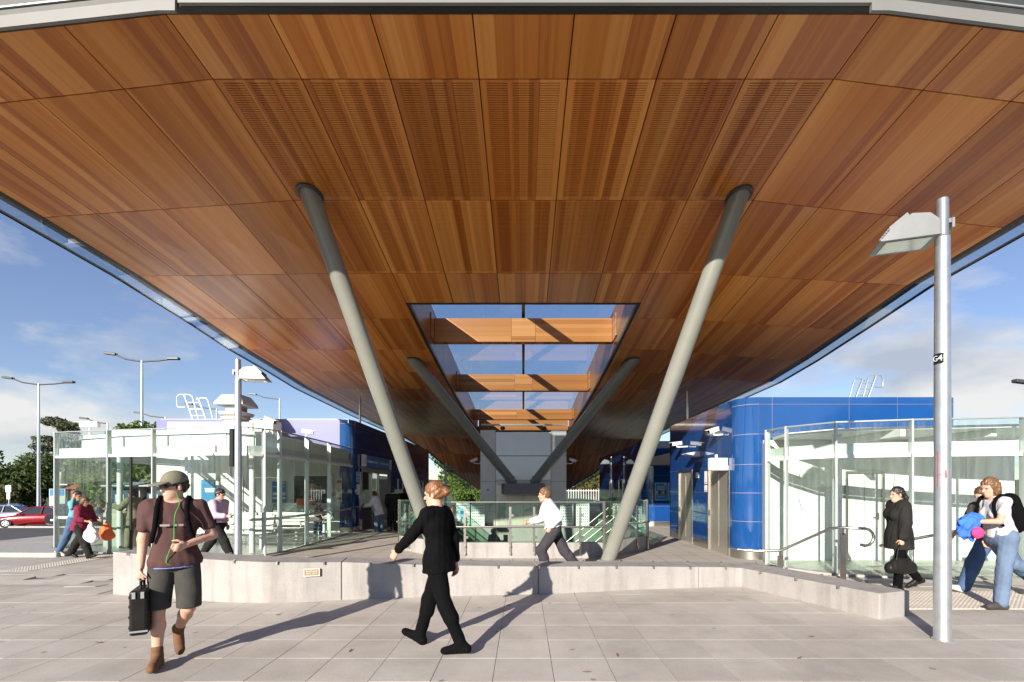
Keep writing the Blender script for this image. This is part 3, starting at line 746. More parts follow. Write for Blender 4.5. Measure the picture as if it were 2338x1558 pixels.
def poster(name, label, c, right, w_, h, rows, bg='poster_blue', frame='alu_white', photo=False, icon=True):
    c = Vector(c); r = Vector(right).normalized(); u = Vector((0, 0, 1)); n = r.cross(u)
    t = thing(name, label, 'poster', c)
    b_ = MB(); b_.obox(c, r*w_/2, n*.008, u*h/2); b_.build('board', frame, t)
    b_ = MB(); b_.obox(c+n*.010, r*(w_/2-.02), n*.004, u*(h/2-.02)); b_.build('sheet', bg, t)
    for k, (fy, fw, fh) in enumerate(rows):
        b_ = MB(); b_.obox(c+n*.016+u*h*fy, r*w_*fw/2, n*.001, u*fh*h/2); b_.build('print_line', 'ink_white', t)
    if icon:
        b_ = MB(); b_.obox(c+n*.016+r*w_*.32+u*h*.40, r*w_*.09, n*.001, u*h*.04); b_.build('print_icon', 'ink_yellow', t)
    if photo:
        for k in range(5):
            b_ = MB(); b_.obox(c+n*.016+r*w_*(-.34+.17*k)-u*h*.06, r*w_*.082, n*.001, u*h*.10); b_.build('print_photo', ('beige_metal', 'dark_interior', 'rust_red', 'alu_grey', 'dark_interior')[k], t)
    return t

# ---- blue building with the steel doors
FZ = -0.112
bl = thing('blue_building', 'cobalt blue panelled station building with two steel doors', 'building', (7.5, 14, FZ))
zj = [.11, .80, 1.485, 2.17, 2.89, 3.60]; ZT = 3.77
side = [(5.15, 17.0), (5.15, 11.95)]
# doors cut the side wall: (piece, s0, s1, z0, z1), s measured from Y=17
D1 = (17-16.05, 17-14.75); D2 = (17-13.5, 17-12.1)
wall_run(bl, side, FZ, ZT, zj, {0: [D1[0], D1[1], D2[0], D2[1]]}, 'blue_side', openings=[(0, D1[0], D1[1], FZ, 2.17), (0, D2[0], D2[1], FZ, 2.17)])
door(bl, (5.17, 17-(D1[0]+D1[1])/2), (0, -1), (-1, 0), D1[1]-D1[0], 2.17-FZ, FZ, -1)
door(bl, (5.17, 17-(D2[0]+D2[1])/2), (0, -1), (-1, 0), D2[1]-D2[0], 2.17-FZ, FZ, -1)
b_ = MB(); b_.box(5.32, 5.36, 12.0, 16.2, FZ, 2.3); b_.build('dark_backing', 'dark_interior', bl)
curved(bl, arc((5.60, 11.95), .45, 180, 270), FZ, ZT, zj, 'blue_panel')
wall_run(bl, [(5.60, 11.5), (10.1, 11.5)], FZ, ZT, zj, {0: [.32, 2.15, 3.3]}, 'blue_panel')
curved(bl, arc((10.1, 11.8), .30, 270, 360), FZ, ZT, zj, 'blue_panel')
wall_run(bl, [(10.4, 11.8), (10.4, 17.0)], FZ, ZT, zj, {}, 'blue_panel')
wall_run(bl, [(10.4, 17.0), (5.15, 17.0)], FZ, ZT, zj, {0: [2.6]}, 'blue_panel')
b_ = MB(); b_.prism([(5.22, 16.9), (5.22, 12.1), (5.7, 11.6), (10.0, 11.6), (10.3, 11.9), (10.3, 16.9)], ZT-.12, ZT+.02); b_.build('roof', 'roof_metal', bl)
# rear wing with posters
bl2 = thing('blue_building', 'dark blue panelled wing behind the recess with the posters', 'building', (8, 27, FZ))
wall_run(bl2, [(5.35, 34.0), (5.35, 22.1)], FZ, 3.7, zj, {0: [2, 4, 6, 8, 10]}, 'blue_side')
curved(bl2, arc((5.85, 22.1), .5, 180, 270), FZ, 3.7, zj, 'blue_panel')
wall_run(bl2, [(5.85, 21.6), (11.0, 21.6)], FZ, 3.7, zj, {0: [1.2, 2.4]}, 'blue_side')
b_ = MB(); b_.box(5.5, 11, 21.7, 34, 3.55, 3.72); b_.build('roof', 'roof_metal', bl2)
b_ = MB(); b_.box(5.6, 10.4, 18.2, 21.5, 2.62, 2.95); b_.build('link_canopy', 'beige_metal', bl2)
for y in (24.2, 26.6, 29.5):
    door(bl2, (5.36, y), (0, -1), (-1, 0), 1.1, 2.2, FZ, -1)
for k, x in enumerate((6.15, 6.75)):
    poster('information_poster', ('blue notice with a strip of photographs in the recess', 'blue text-only notice beside the photograph notice in the recess')[k], (x, 21.585, 1.45), (1, 0, 0), .55, .78,
           [(.28, .6, .022), (.2, .7, .022), (.12, .5, .022), (-.28, .6, .012)] if k == 0 else [(.2, .6, .022), (.05, .7, .012), (-.02, .65, .012), (-.1, .7, .012)], photo=(k == 0), icon=(k == 0))

# ---- ticket office building
tk = thing('ticket_office', 'blue ticket office building with a customer service window', 'building', (-9, 25, FZ))
zk = [.08, .85, 1.65, 2.45, 3.2, 4.1]; ZK = 4.27
wall_run(tk, [(-14.2, 18.7), (-7.10, 18.7)], 3.0, ZK, [3.2, 4.1], {0: [2.2, 4.6]}, 'blue_panel_glare', skirt=False)
wall_run(tk, [(-14.2, 18.7), (-7.10, 18.7)], FZ, 3.0, [2.4], {0: [2.4, 4.8]}, 'white_wall', skirt=False, backing='white_wall')
curved(tk, arc((-7.10, 19.15), .45, 270, 360), FZ, ZK, zk, 'blue_panel')
W0, W1 = 19.75, 23.9
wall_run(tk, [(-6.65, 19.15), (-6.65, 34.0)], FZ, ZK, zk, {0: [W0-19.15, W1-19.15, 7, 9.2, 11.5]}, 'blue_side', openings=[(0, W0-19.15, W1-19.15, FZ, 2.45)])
b_ = MB(); b_.box(-14.1, -6.8, 18.8, 34, ZK-.14, ZK+.02); b_.build('roof', 'roof_metal', tk)
b_ = MB(); b_.box(-7.55, -7.5, W0, W1, FZ, 2.45); b_.build('window_lining', 'dark_interior', tk)
for y0, y1 in ((W0, W0+.07), (W0+1.32, W0+1.39), (W0+2.35, W0+2.42), (W1-.07, W1)):
    b_ = MB(); b_.box(-6.70, -6.60, y0, y1, FZ, 2.45); b_.build('window_post', 'stainless', tk)
b_ = MB(); b_.box(-6.72, -6.58, W0, W1, 2.26, 2.47); b_.build('window_head', 'stainless', tk)
b_ = MB(); b_.box(-6.9, -6.45, W0+.08, W0+2.34, .80, .86); b_.build('counter', 'stainless', tk)
b_ = MB(); b_.box(-6.74, -6.66, W0+.08, W0+2.34, FZ, .79); b_.build('counter_front', 'dark_interior', tk)
for y0, y1 in ((W0+.08, W0+1.31), (W0+1.4, W0+2.34)):
    b_ = MB(); b_.box(-6.675, -6.663, y0, y1, .87, 2.25); b_.build('pane', 'glass', tk)
b_ = MB(); b_.box(-7.3, -7.2, W0+.2, W0+1.1, 1.0, 1.5); b_.build('display', 'ink_yellow', tk)
b_ = MB(); b_.box(-7.3, -7.2, W0+1.5, W0+2.2, .95, 1.35); b_.build('display', 'beige_metal', tk)
z = .1
while z < 2.2:                                  # roller shutter slats
    b_ = MB(); b_.tube([(-6.66, W0+2.45, z), (-6.66, W1-.08, z)], .03, 6); b_.build('shutter_slat', 'roller', tk); z += .062
sgn = thing('service_sign', 'blue customer service fascia sign over the ticket window', 'sign', (-6.5, 21.8, 2.5))
b_ = MB(); b_.box(-6.62, -6.52, W0+.35, W1-.35, 2.50, 2.98); b_.build('board', 'sign_blue', sgn)
for y0, y1 in ((W0, W0+.34), (W1-.34, W1)):
    b_ = MB(); b_.box(-6.62, -6.52, y0, y1, 2.50, 2.98); b_.build('icon_panel', 'ink_white', sgn)
    text_mesh('i', .46, 'sign_blue', facing((-6.517, (y0+y1)/2, 2.74), (0, 1, 0), (0, 0, 1)), sgn)
for y in (W0+1.18, W0+2.95):
    text_mesh('Customer Service', .185, 'ink_white', facing((-6.517, y, 2.74), (0, 1, 0), (0, 0, 1)), sgn)
for k, z in enumerate((2.05, 1.55)):
    poster('wall_notice', ('small blue notice at the side of the ticket window', 'small white notice below the blue one by the ticket window')[k], (-6.64, 19.45, z), (0, 1, 0), .34, .42, [(.2, .6, .08), (-.1, .6, .05)], bg=('poster_blue', 'ink_white')[k], icon=False)
for y in (26.2, 28.8, 31.5):
    door(tk, (-6.66, y), (0, 1), (1, 0), 1.1, 2.2, FZ, -1)
b_ = MB(); b_.box(-6.6, -5.9, 27.2, 29.2, 2.5, 2.75); b_.build('awning', 'fascia_dark', tk)

# ---- glass boxes -------------------------------------------------
def glass_box(t, pts, z0, ztop, ztr, doors=(), mull=0.05, spandrel=0.20, skip=(), midrail=1.0):
    up = Vector((0, 0, 1))
    for k, (a, b) in enumerate(zip(pts, pts[1:])):
        a = Vector((*a, 0)); b = Vector((*b, 0)); d = (b-a); Ln = d.length; d.normalize(); n = Vector((d.y, -d.x, 0))
        if Ln > 0.5:
            b_ = MB(); b_.obox(a+up*(z0+ztop)/2, d*.017, n*.060, up*(ztop-z0)/2); b_.build('mullion', 'mullion', t, bevel=.004)
        # upper light
        b_ = MB(); b_.obox((a+b)/2+up*((ztr+ztop)/2+.03), d*(Ln/2-.025), n*.005, up*((ztop-ztr)/2-.05)); b_.build('fanlight', 'glass', t)
        b_ = MB(); b_.obox((a+b)/2+up*ztr, d*(Ln/2-.023), n*.035, up*.03); tr_ = b_.build('transom', 'alu_white', t)
        b_ = MB(); b_.obox((a+b)/2+up*(ztop-.012), d*(Ln/2), n*.045, up*.012); b_.build('head_channel', 'alu_grey', t)
        b_ = MB(); b_.obox((a+b)/2+up*(ztr+.032+spandrel/2)-n*.05, d*(Ln/2-.03), n*.006, up*spandrel/2); b_.build('spandrel', 'spandrel', t)
        b_ = MB(); b_.obox((a+b)/2+up*(z0+.02), d*(Ln/2-.023), n*.03, up*.02); b_.build('sill', 'alu_grey', t)
        if k in doors:
            b_ = MB(); b_.obox(a+d*Ln*.27+up*(z0+ztr)/2+n*.04, d*(Ln*.27-.03), n*.005, up*((ztr-z0)/2-.05)); dl = b_.build('sliding_door', 'glass_green', t)
            for s_ in (.02, .54):
                b_ = MB(); b_.obox(a+d*Ln*s_+up*(z0+ztr)/2+n*.05, d*.028, n*.02, up*((ztr-z0)/2-.045)); b_.build('door_stile', 'black_trim' if s_ > .1 else 'alu_grey', dl)
        elif k not in skip:
            np_ = 2 if Ln > 1.25 else 1
            for j in range(np_):
                s0, s1 = Ln*j/np_, Ln*(j+1)/np_
                b_ = MB(); b_.obox(a+d*(s0+s1)/2+up*((z0+ztr)/2+.005), d*((s1-s0)/2-(.025 if np_ == 1 else .012)), n*.005, up*((ztr-z0)/2-.045)); b_.build('pane', 'glass', t)
            if midrail:
                b_ = MB(); b_.obox((a+b)/2+up*(z0+midrail)-n*.02, d*(Ln/2-.025), n*.004, up*.035); b_.build('manifestation', 'spandrel', t)
wr = thing('waiting_room', 'glass-walled waiting room with white spandrel band beside the ticket office', 'glass pavilion', (-9, 15, FZ))
WP = [(-12.9, 18.5), (-12.65, 13.1), (-10.8, 12.6), (-9.4, 12.3), (-7.6, 11.9), (-7.2, 11.9), (-6.85, 12.02), (-6.6, 12.3), (-6.45, 12.8), (-6.45, 14.4), (-6.47, 16.1), (-6.6, 18.6)]
glass_box(wr, WP, FZ, 3.12, 2.44, doors=(2,), skip=(), midrail=.92)
def tint_last(): pass
inner = [(-12.5, 18.6), (-12.3, 13.5), (-10.7, 12.95), (-9.3, 12.65), (-7.5, 12.25), (-6.9, 12.4), (-6.75, 13.0), (-6.75, 18.6)]
b_ = MB(); b_.prism(inner, 2.98, 3.06); b_.build('roof_slab', 'white_paint', wr)
b_ = MB(); b_.prism([(-12.6, 18.65), (-12.5, 13.3), (-10.75, 12.75), (-9.35, 12.45), (-7.55, 12.05), (-6.8, 12.3), (-6.6, 12.9), (-6.6, 18.6)], FZ+.004, FZ+.012); b_.build('floor_finish', 'interior_floor', wr)
for x, y in ((-7.15, 12.75), (-11.6, 13.9), (-9.6, 15.2)):
    b_ = MB(); b_.tube([(x, y, FZ+.01), (x, y, 2.98)], .07, 18); b_.build('round_column', 'white_paint', wr)
for p, q in zip(inner[1:-1], inner[2:]):
    p = Vector((*p, 0)); q = Vector((*q, 0)); d = (q-p); Ln = d.length; d.normalize(); n = Vector((d.y, -d.x, 0))
    b_ = MB(); b_.obox((p+q)/2+Vector((0, 0, 2.83)), d*(Ln/2-.01), n*.03, Vector((0, 0, .14))); b_.build('bulkhead', 'white_wall', wr)
# what stands against the back wall
for x, w_ in ((-11.3, .95), (-9.95, .95)):
    door(tk, (x, 18.69), (1, 0), (0, -1), w_, 2.15, FZ, 1, 'inner_door', 'white_paint')
tkw = MB(); tkw.box(-8.9, -7.35, 18.60, 18.685, .95, 2.15); tw = tkw.build('inner_window', 'alu_white', tk)
b_ = MB(); b_.box(-8.82, -7.43, 18.585, 18.599, 1.03, 2.07); b_.build('pane', 'screen_black', tw)
poster('timetable_poster', 'blue notice with two pale bands on the waiting room wall', (-9.42, 18.66, 1.45), (1, 0, 0), .58, .86, [(.24, .8, .03), (.17, .4, .02), (-.08, .85, .13), (-.27, .85, .09)])
poster('timetable_poster', 'blue notice beside the white doors inside the waiting room', (-12.1, 18.66, 1.5), (1, 0, 0), .7, .9, [(.1, .6, .03), (0, .5, .12)])
nt_ = thing('wall_notice', 'tall orange and white notice inside the waiting room', 'poster', (-7.2, 18.66, 1.5))
b_ = MB(); b_.box(-7.22, -7.0, 18.64, 18.66, 1.05, 2.0); b_.build('sheet', 'ink_white', nt_)
for z in (1.2, 1.5, 1.85):
    b_ = MB(); b_.box(-7.20, -7.02, 18.632, 18.639, z-.05, z+.05); b_.build('print_band', 'orange', nt_)
cnt = thing('orange_crate', 'orange plastic crate on the inner window ledge', 'crate', (-8.3, 18.45, .98))
b_ = MB(); b_.box(-9.0, -7.3, 18.3, 18.58, .90, .94); led = b_.build('ledge', 'white_paint', tk)
b_ = MB(); b_.box(-8.62, -8.0, 18.32, 18.55, .942, .96); b_.build('tray', 'orange', cnt)
for x0, x1, y0, y1 in ((-8.62, -8.6, 18.32, 18.55), (-8.02, -8.0, 18.32, 18.55), (-8.6, -8.02, 18.32, 18.34), (-8.6, -8.02, 18.53, 18.55)):
    b_ = MB(); b_.box(x0, x1, y0, y1, .961, 1.2); b_.build('side', 'orange', cnt)

# metal benches
def bench(label, x, y, rz, seats=4):
    t = thing('metal_bench', label, 'bench', (x, y, FZ+.012), 'white metal benches in the waiting room')
    c, s_ = math.cos(rz), math.sin(rz)
    def tr(b_): b_.v = [(x+p[0]*c-p[1]*s_, y+p[0]*s_+p[1]*c, FZ+.012+p[2]) for p in b_.v]; return b_
    W = seats*.56
    for k in range(5):
        b_ = MB(); b_.box(-W/2, W/2, -.20+k*.09, -.13+k*.09, .43, .45); tr(b_).build('seat_slat', 'bench_white', t)
    for k in range(4):
        b_ = MB(); b_.box(-W/2, W/2, .27+k*.02, .29+k*.02, .52+k*.105, .60+k*.105); tr(b_).build('back_slat', 'bench_white', t)
    b_ = MB(); b_.tube([(-W/2, .02, .40), (W/2, .02, .40)], .04, 10); tr(b_).build('beam', 'alu_white', t)
    for x_ in (-W/2+.2, W/2-.2):
        b_ = MB(); b_.tube([(x_, .02, 0), (x_, .02, .38)], .055, 12); tr(b_).build('leg', 'alu_white', t)
    for x_ in (-W/2-.03, 0, W/2+.03):
        b_ = MB(); b_.tube([(x_, -.2, .46), (x_, -.2, .66), (x_, .25, .66), (x_, .36, .95), (x_, .3, .45)], .016, 8); tr(b_).build('armrest', 'stainless', t)
bench('white metal slatted bench close to the waiting room front glass', -8.3, 13.6, 0)
bench('white metal slatted bench in the middle of the waiting room', -8.1, 15.3, 0)
bench('white metal slatted bench against the waiting room back wall', -8.3, 17.9, 0)
# ticket machines
def machine(label, x, y, w_=.85, h=1.75):
    t = thing('ticket_machine', label, 'ticket machine', (x, y, FZ+.012), 'ticket machines')
    z = FZ+.012
    b_ = MB(); b_.prism([(x-w_/2, y), (x+w_/2, y), (x+w_/2, y+.7), (x-w_/2, y+.7)], z, [z+h*.55, z+h*.55, z+h, z+h]); b_.box(x-w_/2, x+w_/2, y+.28, y+.7, z+h*.5, z+h); b_.build('cabinet', 'beige_metal', t, bevel=.01)
    b_ = MB(); b_.box(x-w_/2+.06, x+w_/2-.06, y+.255, y+.279, z+.72, z+h-.06); b_.build('front_panel', 'machine_navy', t)
    b_ = MB(); b_.box(x-.28, x-.02, y+.243, y+.254, z+1.28, z+1.52); b_.build('screen', 'alu_grey', t)
    b_ = MB(); b_.box(x-.12, x+.20, y+.243, y+.254, z+.80, z+1.16); b_.build('ticket_tray', 'cream_edge', t)
    b_ = MB(); b_.box(x-.07, x+.15, y+.232, y+.242, z+.85, z+1.1); b_.build('slot', 'screen_black', t)
    b_ = MB(); b_.prism([(x-w_/2-.03, y-.05), (x+w_/2+.03, y-.05), (x+w_/2+.03, y+.74), (x-w_/2-.03, y+.74)], z+h+.002, [z+h+.03, z+h+.03, z+h+.14, z+h+.14]); b_.build('hood', 'alu_grey', t)
machine('ticket machine with navy front seen through the waiting room side glass', -11.75, 14.0)
machine('ticket machine with navy front seen through the open waiting room door', -10.9, 14.2)
bn = thing('litter_bin', 'round stainless bin just inside the waiting room door', 'bin', (-9.75, 13.4, FZ+.012))
b_ = MB(); b_.lathe([(.17, 0), (.17, .62), (.15, .64)], (-9.75, 13.4, FZ+.012), 20); b_.build('drum', 'stainless', bn)
b_ = MB(); b_.lathe([(.10, .641), (.10, .66)], (-9.75, 13.4, FZ+.012), 16); b_.build('mouth', 'screen_black', bn)

# ---- right-hand glass entrance
er = thing('entrance_pavilion', 'empty glass entrance pavilion with white interior beside the handrails', 'glass pavilion', (8, 10, FZ))
EP = [(5.75, 11.40), (5.45, 10.8), (5.55, 10.2), (6.1, 9.45), (7.3, 9.1), (9.05, 8.76), (11.6, 8.5)]
glass_box(er, EP, FZ, 2.90, 2.22, spandrel=.22, midrail=None)
b_ = MB(); b_.prism([(5.9, 11.44), (5.75, 10.5), (6.3, 9.75), (7.4, 9.4), (9.1, 9.05), (11.6, 8.8), (11.6, 11.44)], 2.74, 2.80); b_.build('roof_slab', 'white_paint', er)
b_ = MB(); b_.prism([(5.8, 11.46), (5.6, 10.4), (6.15, 9.6), (7.35, 9.25), (9.1, 8.9), (11.6, 8.65), (11.6, 11.46)], FZ+.004, FZ+.012); b_.build('floor_finish', 'interior_floor', er)
b_ = MB(); b_.box(5.68, 11.6, 11.42, 11.47, FZ+.013, 2.735); b_.build('plaster_wall', 'white_wall', er)
door(er, (8.05, 11.415), (1, 0), (0, -1), .92, 2.1, FZ+.013, 1, 'inner_door', 'white_wall')
b_ = MB(); b_.tube([(6.75, 10.4, FZ+.013), (6.75, 10.4, 2.735)], .09, 20); b_.build('round_column', 'white_paint', er)
for x in (7.3, 9.05):
    b_ = MB(); b_.box(x-.05, x+.05, 9.3, 11.41, 2.60, 2.735); b_.build('ceiling_beam', 'white_paint', er)
for x, y, pts in ((6.5, 11.40, [(0, 0), (.03, -.25), (-.02, -.55), (.05, -.85), (.02, -1.05)]), (7.35, 11.40, [(0, 0), (.02, -.2), (-.02, -.45)]), (8.75, 11.40, [(0, 0), (-.03, -.3), (.02, -.5)])):
    b_ = MB(); b_.tube([(x+p[0], y-.02, 1.95+p[1]) for p in pts], .008, 6); b_.build('loose_cable', 'alu_grey', er)
ws = thing('direction_sticker', 'small blue and white arrow sticker on the entrance glass', 'sign', (9.2, 8.72, .95))
b_ = MB(); b_.obox((9.45, 8.705, .97), (.3, -.03, 0), (.0003, .003, 0), (0, 0, .045)); b_.build('film', 'sign_blue', ws)
b_ = MB(); b_.obox((9.40, 8.703, .97), (.12, -.012, 0), (.0004, .004, 0), (0, 0, .022)); b_.build('print_arrow', 'ink_white', ws)
kk = thing('door_kerb', 'low stone kerb under the entrance pavilion glass', 'kerb', (7.5, 9, FZ))
for a, b in zip(EP[2:], EP[3:]):
    a = Vector((*a, 0)); b = Vector((*b, 0)); d = (b-a); Ln = d.length; d.normalize(); n = Vector((d.y, -d.x, 0))
    b_ = MB(); b_.obox((a+b)/2+n*.10+Vector((0, 0, FZ+.03)), d*(Ln/2-.004), n*.06, (0, 0, .03)); b_.build('kerb_stone', 'kerb', kk)

# ================================================================== LIFT, STAIR WELL, BALUSTRADE
LZ = FZ
lift = thing('lift_shaft', 'grey panelled lift tower with a frosted glass front', 'lift', (0, 23, LZ))
LX = 1.96; LY = 22.0
LXa = 1.26
ljo = [LZ, .55, 1.9, 3.08, 4.25]
b_ = MB(); b_.box(-LX+.06, LX-.06, LY+.06, LY+3.4, LZ, 4.2); b_.build('core', 'void', lift)
for sg in (-1, 1):
    for za, zb in zip(ljo, ljo[1:]):
        x0, x1 = sorted((sg*LXa, sg*LX))
        b_ = MB(); b_.box(x0+.006, x1-.006, LY, LY+.05, za+.006, zb-.006); b_.build('cladding_panel', 'lift_panel', lift)
        for y0, y1 in ((LY+.056, LY+1.7), (LY+1.712, LY+3.4)):
            xa = sg*LX; b_ = MB(); b_.box(min(xa, xa-sg*.05), max(xa, xa-sg*.05), y0, y1, za+.006, zb-.006); b_.build('cladding_panel', 'lift_panel', lift)
for za, zb in ((3.08, 4.16), (1.97, 3.06)):
    b_ = MB(); b_.box(-LXa+.01, LXa-.01, LY+.012, LY+.04, za+.006, zb-.006); b_.build('frosted_pane', 'lift_glass', lift)
b_ = MB(); b_.box(-LXa+.01, LXa-.01, LY+.0, LY+.05, 1.75, 1.965); b_.build('head_panel', 'lift_panel', lift)
for sg in (-1, 1):
    b_ = MB(); b_.box(min(0.004*sg, .7*sg), max(.004*sg, .7*sg), LY+.02, LY+.045, LZ, 1.74); dl = b_.build('lift_door', 'stainless_door', lift)
    b_ = MB(); b_.box(min(.71*sg, 1.25*sg), max(.71*sg, 1.25*sg), LY+.01, LY+.05, LZ, 1.74); b_.build('door_jamb', 'stainless_door', lift)
    b_ = MB(); b_.tube([(sg*.95, LY+.2, 4.19), (sg*.95, LY+.2, 4.27)], .03, 8); ds = b_.build('speaker_stalk', 'fascia_dark', lift)
    b_ = MB(); b_.lathe([(.03, .11), (.10, .13), (.12, .2), (.08, .27)], (sg*.95, LY+.2, 4.165), 12); b_.build('dome_speaker', 'fascia_dark', ds)
b_ = MB(); b_.prism([(-1.0, LY-.01), (-.78, 19.75), (.78, 19.75), (1.0, LY-.01)], 1.35, 1.80); b_.build('corbel', 'pier', lift, bevel=.02)
b_ = MB(); b_.box(-1.72, -1.5, LY-.02, LY-.004, 1.42, 1.62); b_.build('call_panel', 'alu_grey', lift)
b_ = MB(); b_.box(-1.66, -1.56, LY-.03, LY-.021, 1.48, 1.57); b_.build('call_button', 'sign_blue', lift)

# stair well below the floor
pit = thing('stair_well', 'concrete stair well with two stairs going down behind the balustrade', 'stairs', (0, 17, -3.2))
x0, x1, y0, y1 = PIT
for a in ((x0-.15, x0, y0-.15, y1+.15), (x1, x1+.15, y0-.15, y1+.15), (x0, x1, y0-.15, y0), (x0, x1, y1, y1+.15)):
    b_ = MB(); b_.box(*a, -4.0, FZ-.004); b_.build('side_wall', 'curb', pit)
b_ = MB(); b_.box(x0, x1, y0, y1, -4.1, -4.0); b_.build('lower_floor', 'interior_floor', pit)
for sg in (-1, 1):
    for k in range(14):
        xa = sg*(x1-.02-k*.2); xb = sg*(x1-.02-(k+1)*.2); zt = FZ-.16*(k+1)
        b_ = MB(); b_.box(min(xa, xb), max(xa, xb)-.002, 16.4, 19.0, zt-.16, zt); b_.build('stair_step', 'curb', pit)
    for yy in (16.35, 19.05):
        for dz, mt in ((.92, 'stainless'), (.62, 'stainless')):
            b_ = MB(); b_.tube([(sg*(x1-.05), yy, FZ+dz+.02), (sg*.62, yy, FZ-2.2+dz)], .022, 10); b_.build('stair_handrail', mt, pit)
        b_ = MB(); a = Vector((sg*(x1-.05), yy+.02, FZ)); c = Vector((sg*.62, yy+.02, FZ-2.2))
        b_.slab([a+Vector((0, 0, -.1)), c+Vector((0, 0, -.1)), c+Vector((0, 0, .9)), a+Vector((0, 0, .9))], (0, .012, 0)); b_.build('stair_pane', 'glass_green', pit)
# glazed balustrade round the well
BP = [(-3.43, 21.0), (-3.43, 13.45), (-1.95, 11.75), (1.95, 11.75), (3.43, 13.45), (3.43, 21.0)]
bal = thing('balustrade', 'green glass balustrade with steel posts and handrail round the stair well', 'balustrade', (0, 15, FZ))
up = Vector((0, 0, 1))
for k, (a, b) in enumerate(zip(BP, BP[1:])):
    a = Vector((*a, 0)); b = Vector((*b, 0)); d = (b-a); Ln = d.length; d.normalize(); n = Vector((d.y, -d.x, 0))
    b_ = MB(); b_.obox((a+b)/2+up*(FZ+.195)-n*.10, d*(Ln/2-.002), n*.09, up*.195); b_.build('curb', 'curb', bal)
    npn = max(1, round(Ln/1.35))
    for j in range(npn):
        s0, s1 = Ln*j/npn+.012, Ln*(j+1)/npn-.012
        b_ = MB(); b_.obox(a+d*(s0+s1)/2+up*(FZ+.86)-n*.02, d*(s1-s0)/2, n*.006, up*.505); b_.build('pane', 'glass_green', bal)
    b_ = MB(); b_.tube([a+up*(FZ+.78)+n*.08, b+up*(FZ+.78)+n*.08], .022, 10); b_.build('handrail', 'stainless', bal)
    b_ = MB(); b_.obox((a+b)/2+up*(FZ+1.375)-n*.02, d*Ln/2, n*.012, up*.008); b_.build('cap_rail', 'stainless', bal)
    posts = [.53, 1.63, 2.21, 3.33] if k == 2 else ([Ln*(j+.5)/max(1, round(Ln/1.2)) for j in range(max(1, round(Ln/1.2)))])
    for s_ in posts:
        p = a+d*s_
        b_ = MB(); b_.obox(p+up*(FZ+.68)+n*.012, d*.028, n*.010, up*.58); po = b_.build('post', 'stainless', bal)
        for z in (.12, .30):
            b_ = MB(); b_.tube([p+up*(FZ+z)-n*.008, p+up*(FZ+z)+n*.05], .03, 10); b_.build('fixing', 'stainless', po)
        for z in (.52, 1.05):
            b_ = MB(); b_.obox(p+up*(FZ+z)+n*.012+d*.055, d*.026, n*.012, up*.03); b_.build('clamp', 'stainless', po)
    for p in ((a, b) if k in (1, 3) else ()):
        b_ = MB(); b_.obox(p+up*(FZ+.70)+n*.02, d*.03, n*.03, up*.70); b_.build('corner_post', 'stainless', bal)
# perforated screens by the lift
for k, (x, lb) in enumerate(((-2.65, 'narrow perforated pale screen left of the lift doors, farther from the lift'), (-2.0, 'perforated pale screen standing beside the lift call panel'), (1.9, 'perforated pale screen with red markings behind it by the lift'), (2.6, 'perforated pale screen at the blue doors side of the stair well'))):
    t = thing('perforated_screen', lb, 'screen', (x, 21.25, FZ), 'perforated screens')
    b_ = MB(); b_.box(x-.29, x+.29, 21.22, 21.25, FZ, .95); b_.build('sheet', 'spandrel', t)
    h_ = MB()
    for i in range(6):
        for j in range(7):
            cx, cz = x-.22+.088*i, .12+.12*j
            ring = [(cx+.026*math.cos(a), 21.2165, cz+.026*math.sin(a)) for a in [2*math.pi*q/8 for q in range(8)]]
            h_.add(ring, [tuple(range(8))])
    h_.build('perforation', 'screen_black', t, kind='stuff')

# ---- ramp handrails at the right
def rail_obj(label, pts, posts, hook):
    t = thing('ramp_handrail', label, 'handrail', (posts[0][0], posts[0][1], FZ))
    b_ = MB(); b_.tube(pts, .026, 12); b_.build('rail', 'stainless', t)
    for x, y, zt in posts:
        z0 = FZ
        b_ = MB(); b_.prism([(x-.05, y-.008), (x+.05, y-.008), (x+.05, y+.008), (x-.05, y+.008)], z0, zt-.10); b_.build('post', 'stainless', t)
        b_ = MB(); b_.obox((x, y, zt-.06), (.02, 0, 0), (0, .008, 0), (0, 0, .06)); b_.build('bracket', 'stainless', t)
hk = [Vector((6.0+.15*math.sin(R(a)), 8.5, .885-.15+.15*math.cos(R(a))-.03*0)) for a in (0, 30, 60, 90, 120, 150, 180, 210)]
rail_obj('stainless ramp handrail with a hooked end over the seat wall', [(4.25, 9.6, .385), (4.55, 9.5, .37), (4.95, 9.3, .40), (5.55, 8.75, .87), (5.62, 8.6, .90)]+[(p.x-.05, 8.42, p.z+.012) for p in hk], [(4.95, 9.32, .40), (5.66, 8.56, .90)], True)
rail_obj('stainless ramp handrail running behind the lamp post', [(6.3, 8.55, .58), (6.6, 8.5, .66), (8.0, 8.1, 1.02), (8.4, 8.0, 1.04), (8.5, 7.98, 1.0)], [(6.62, 8.49, .66), (8.05, 8.09, 1.02)], False)

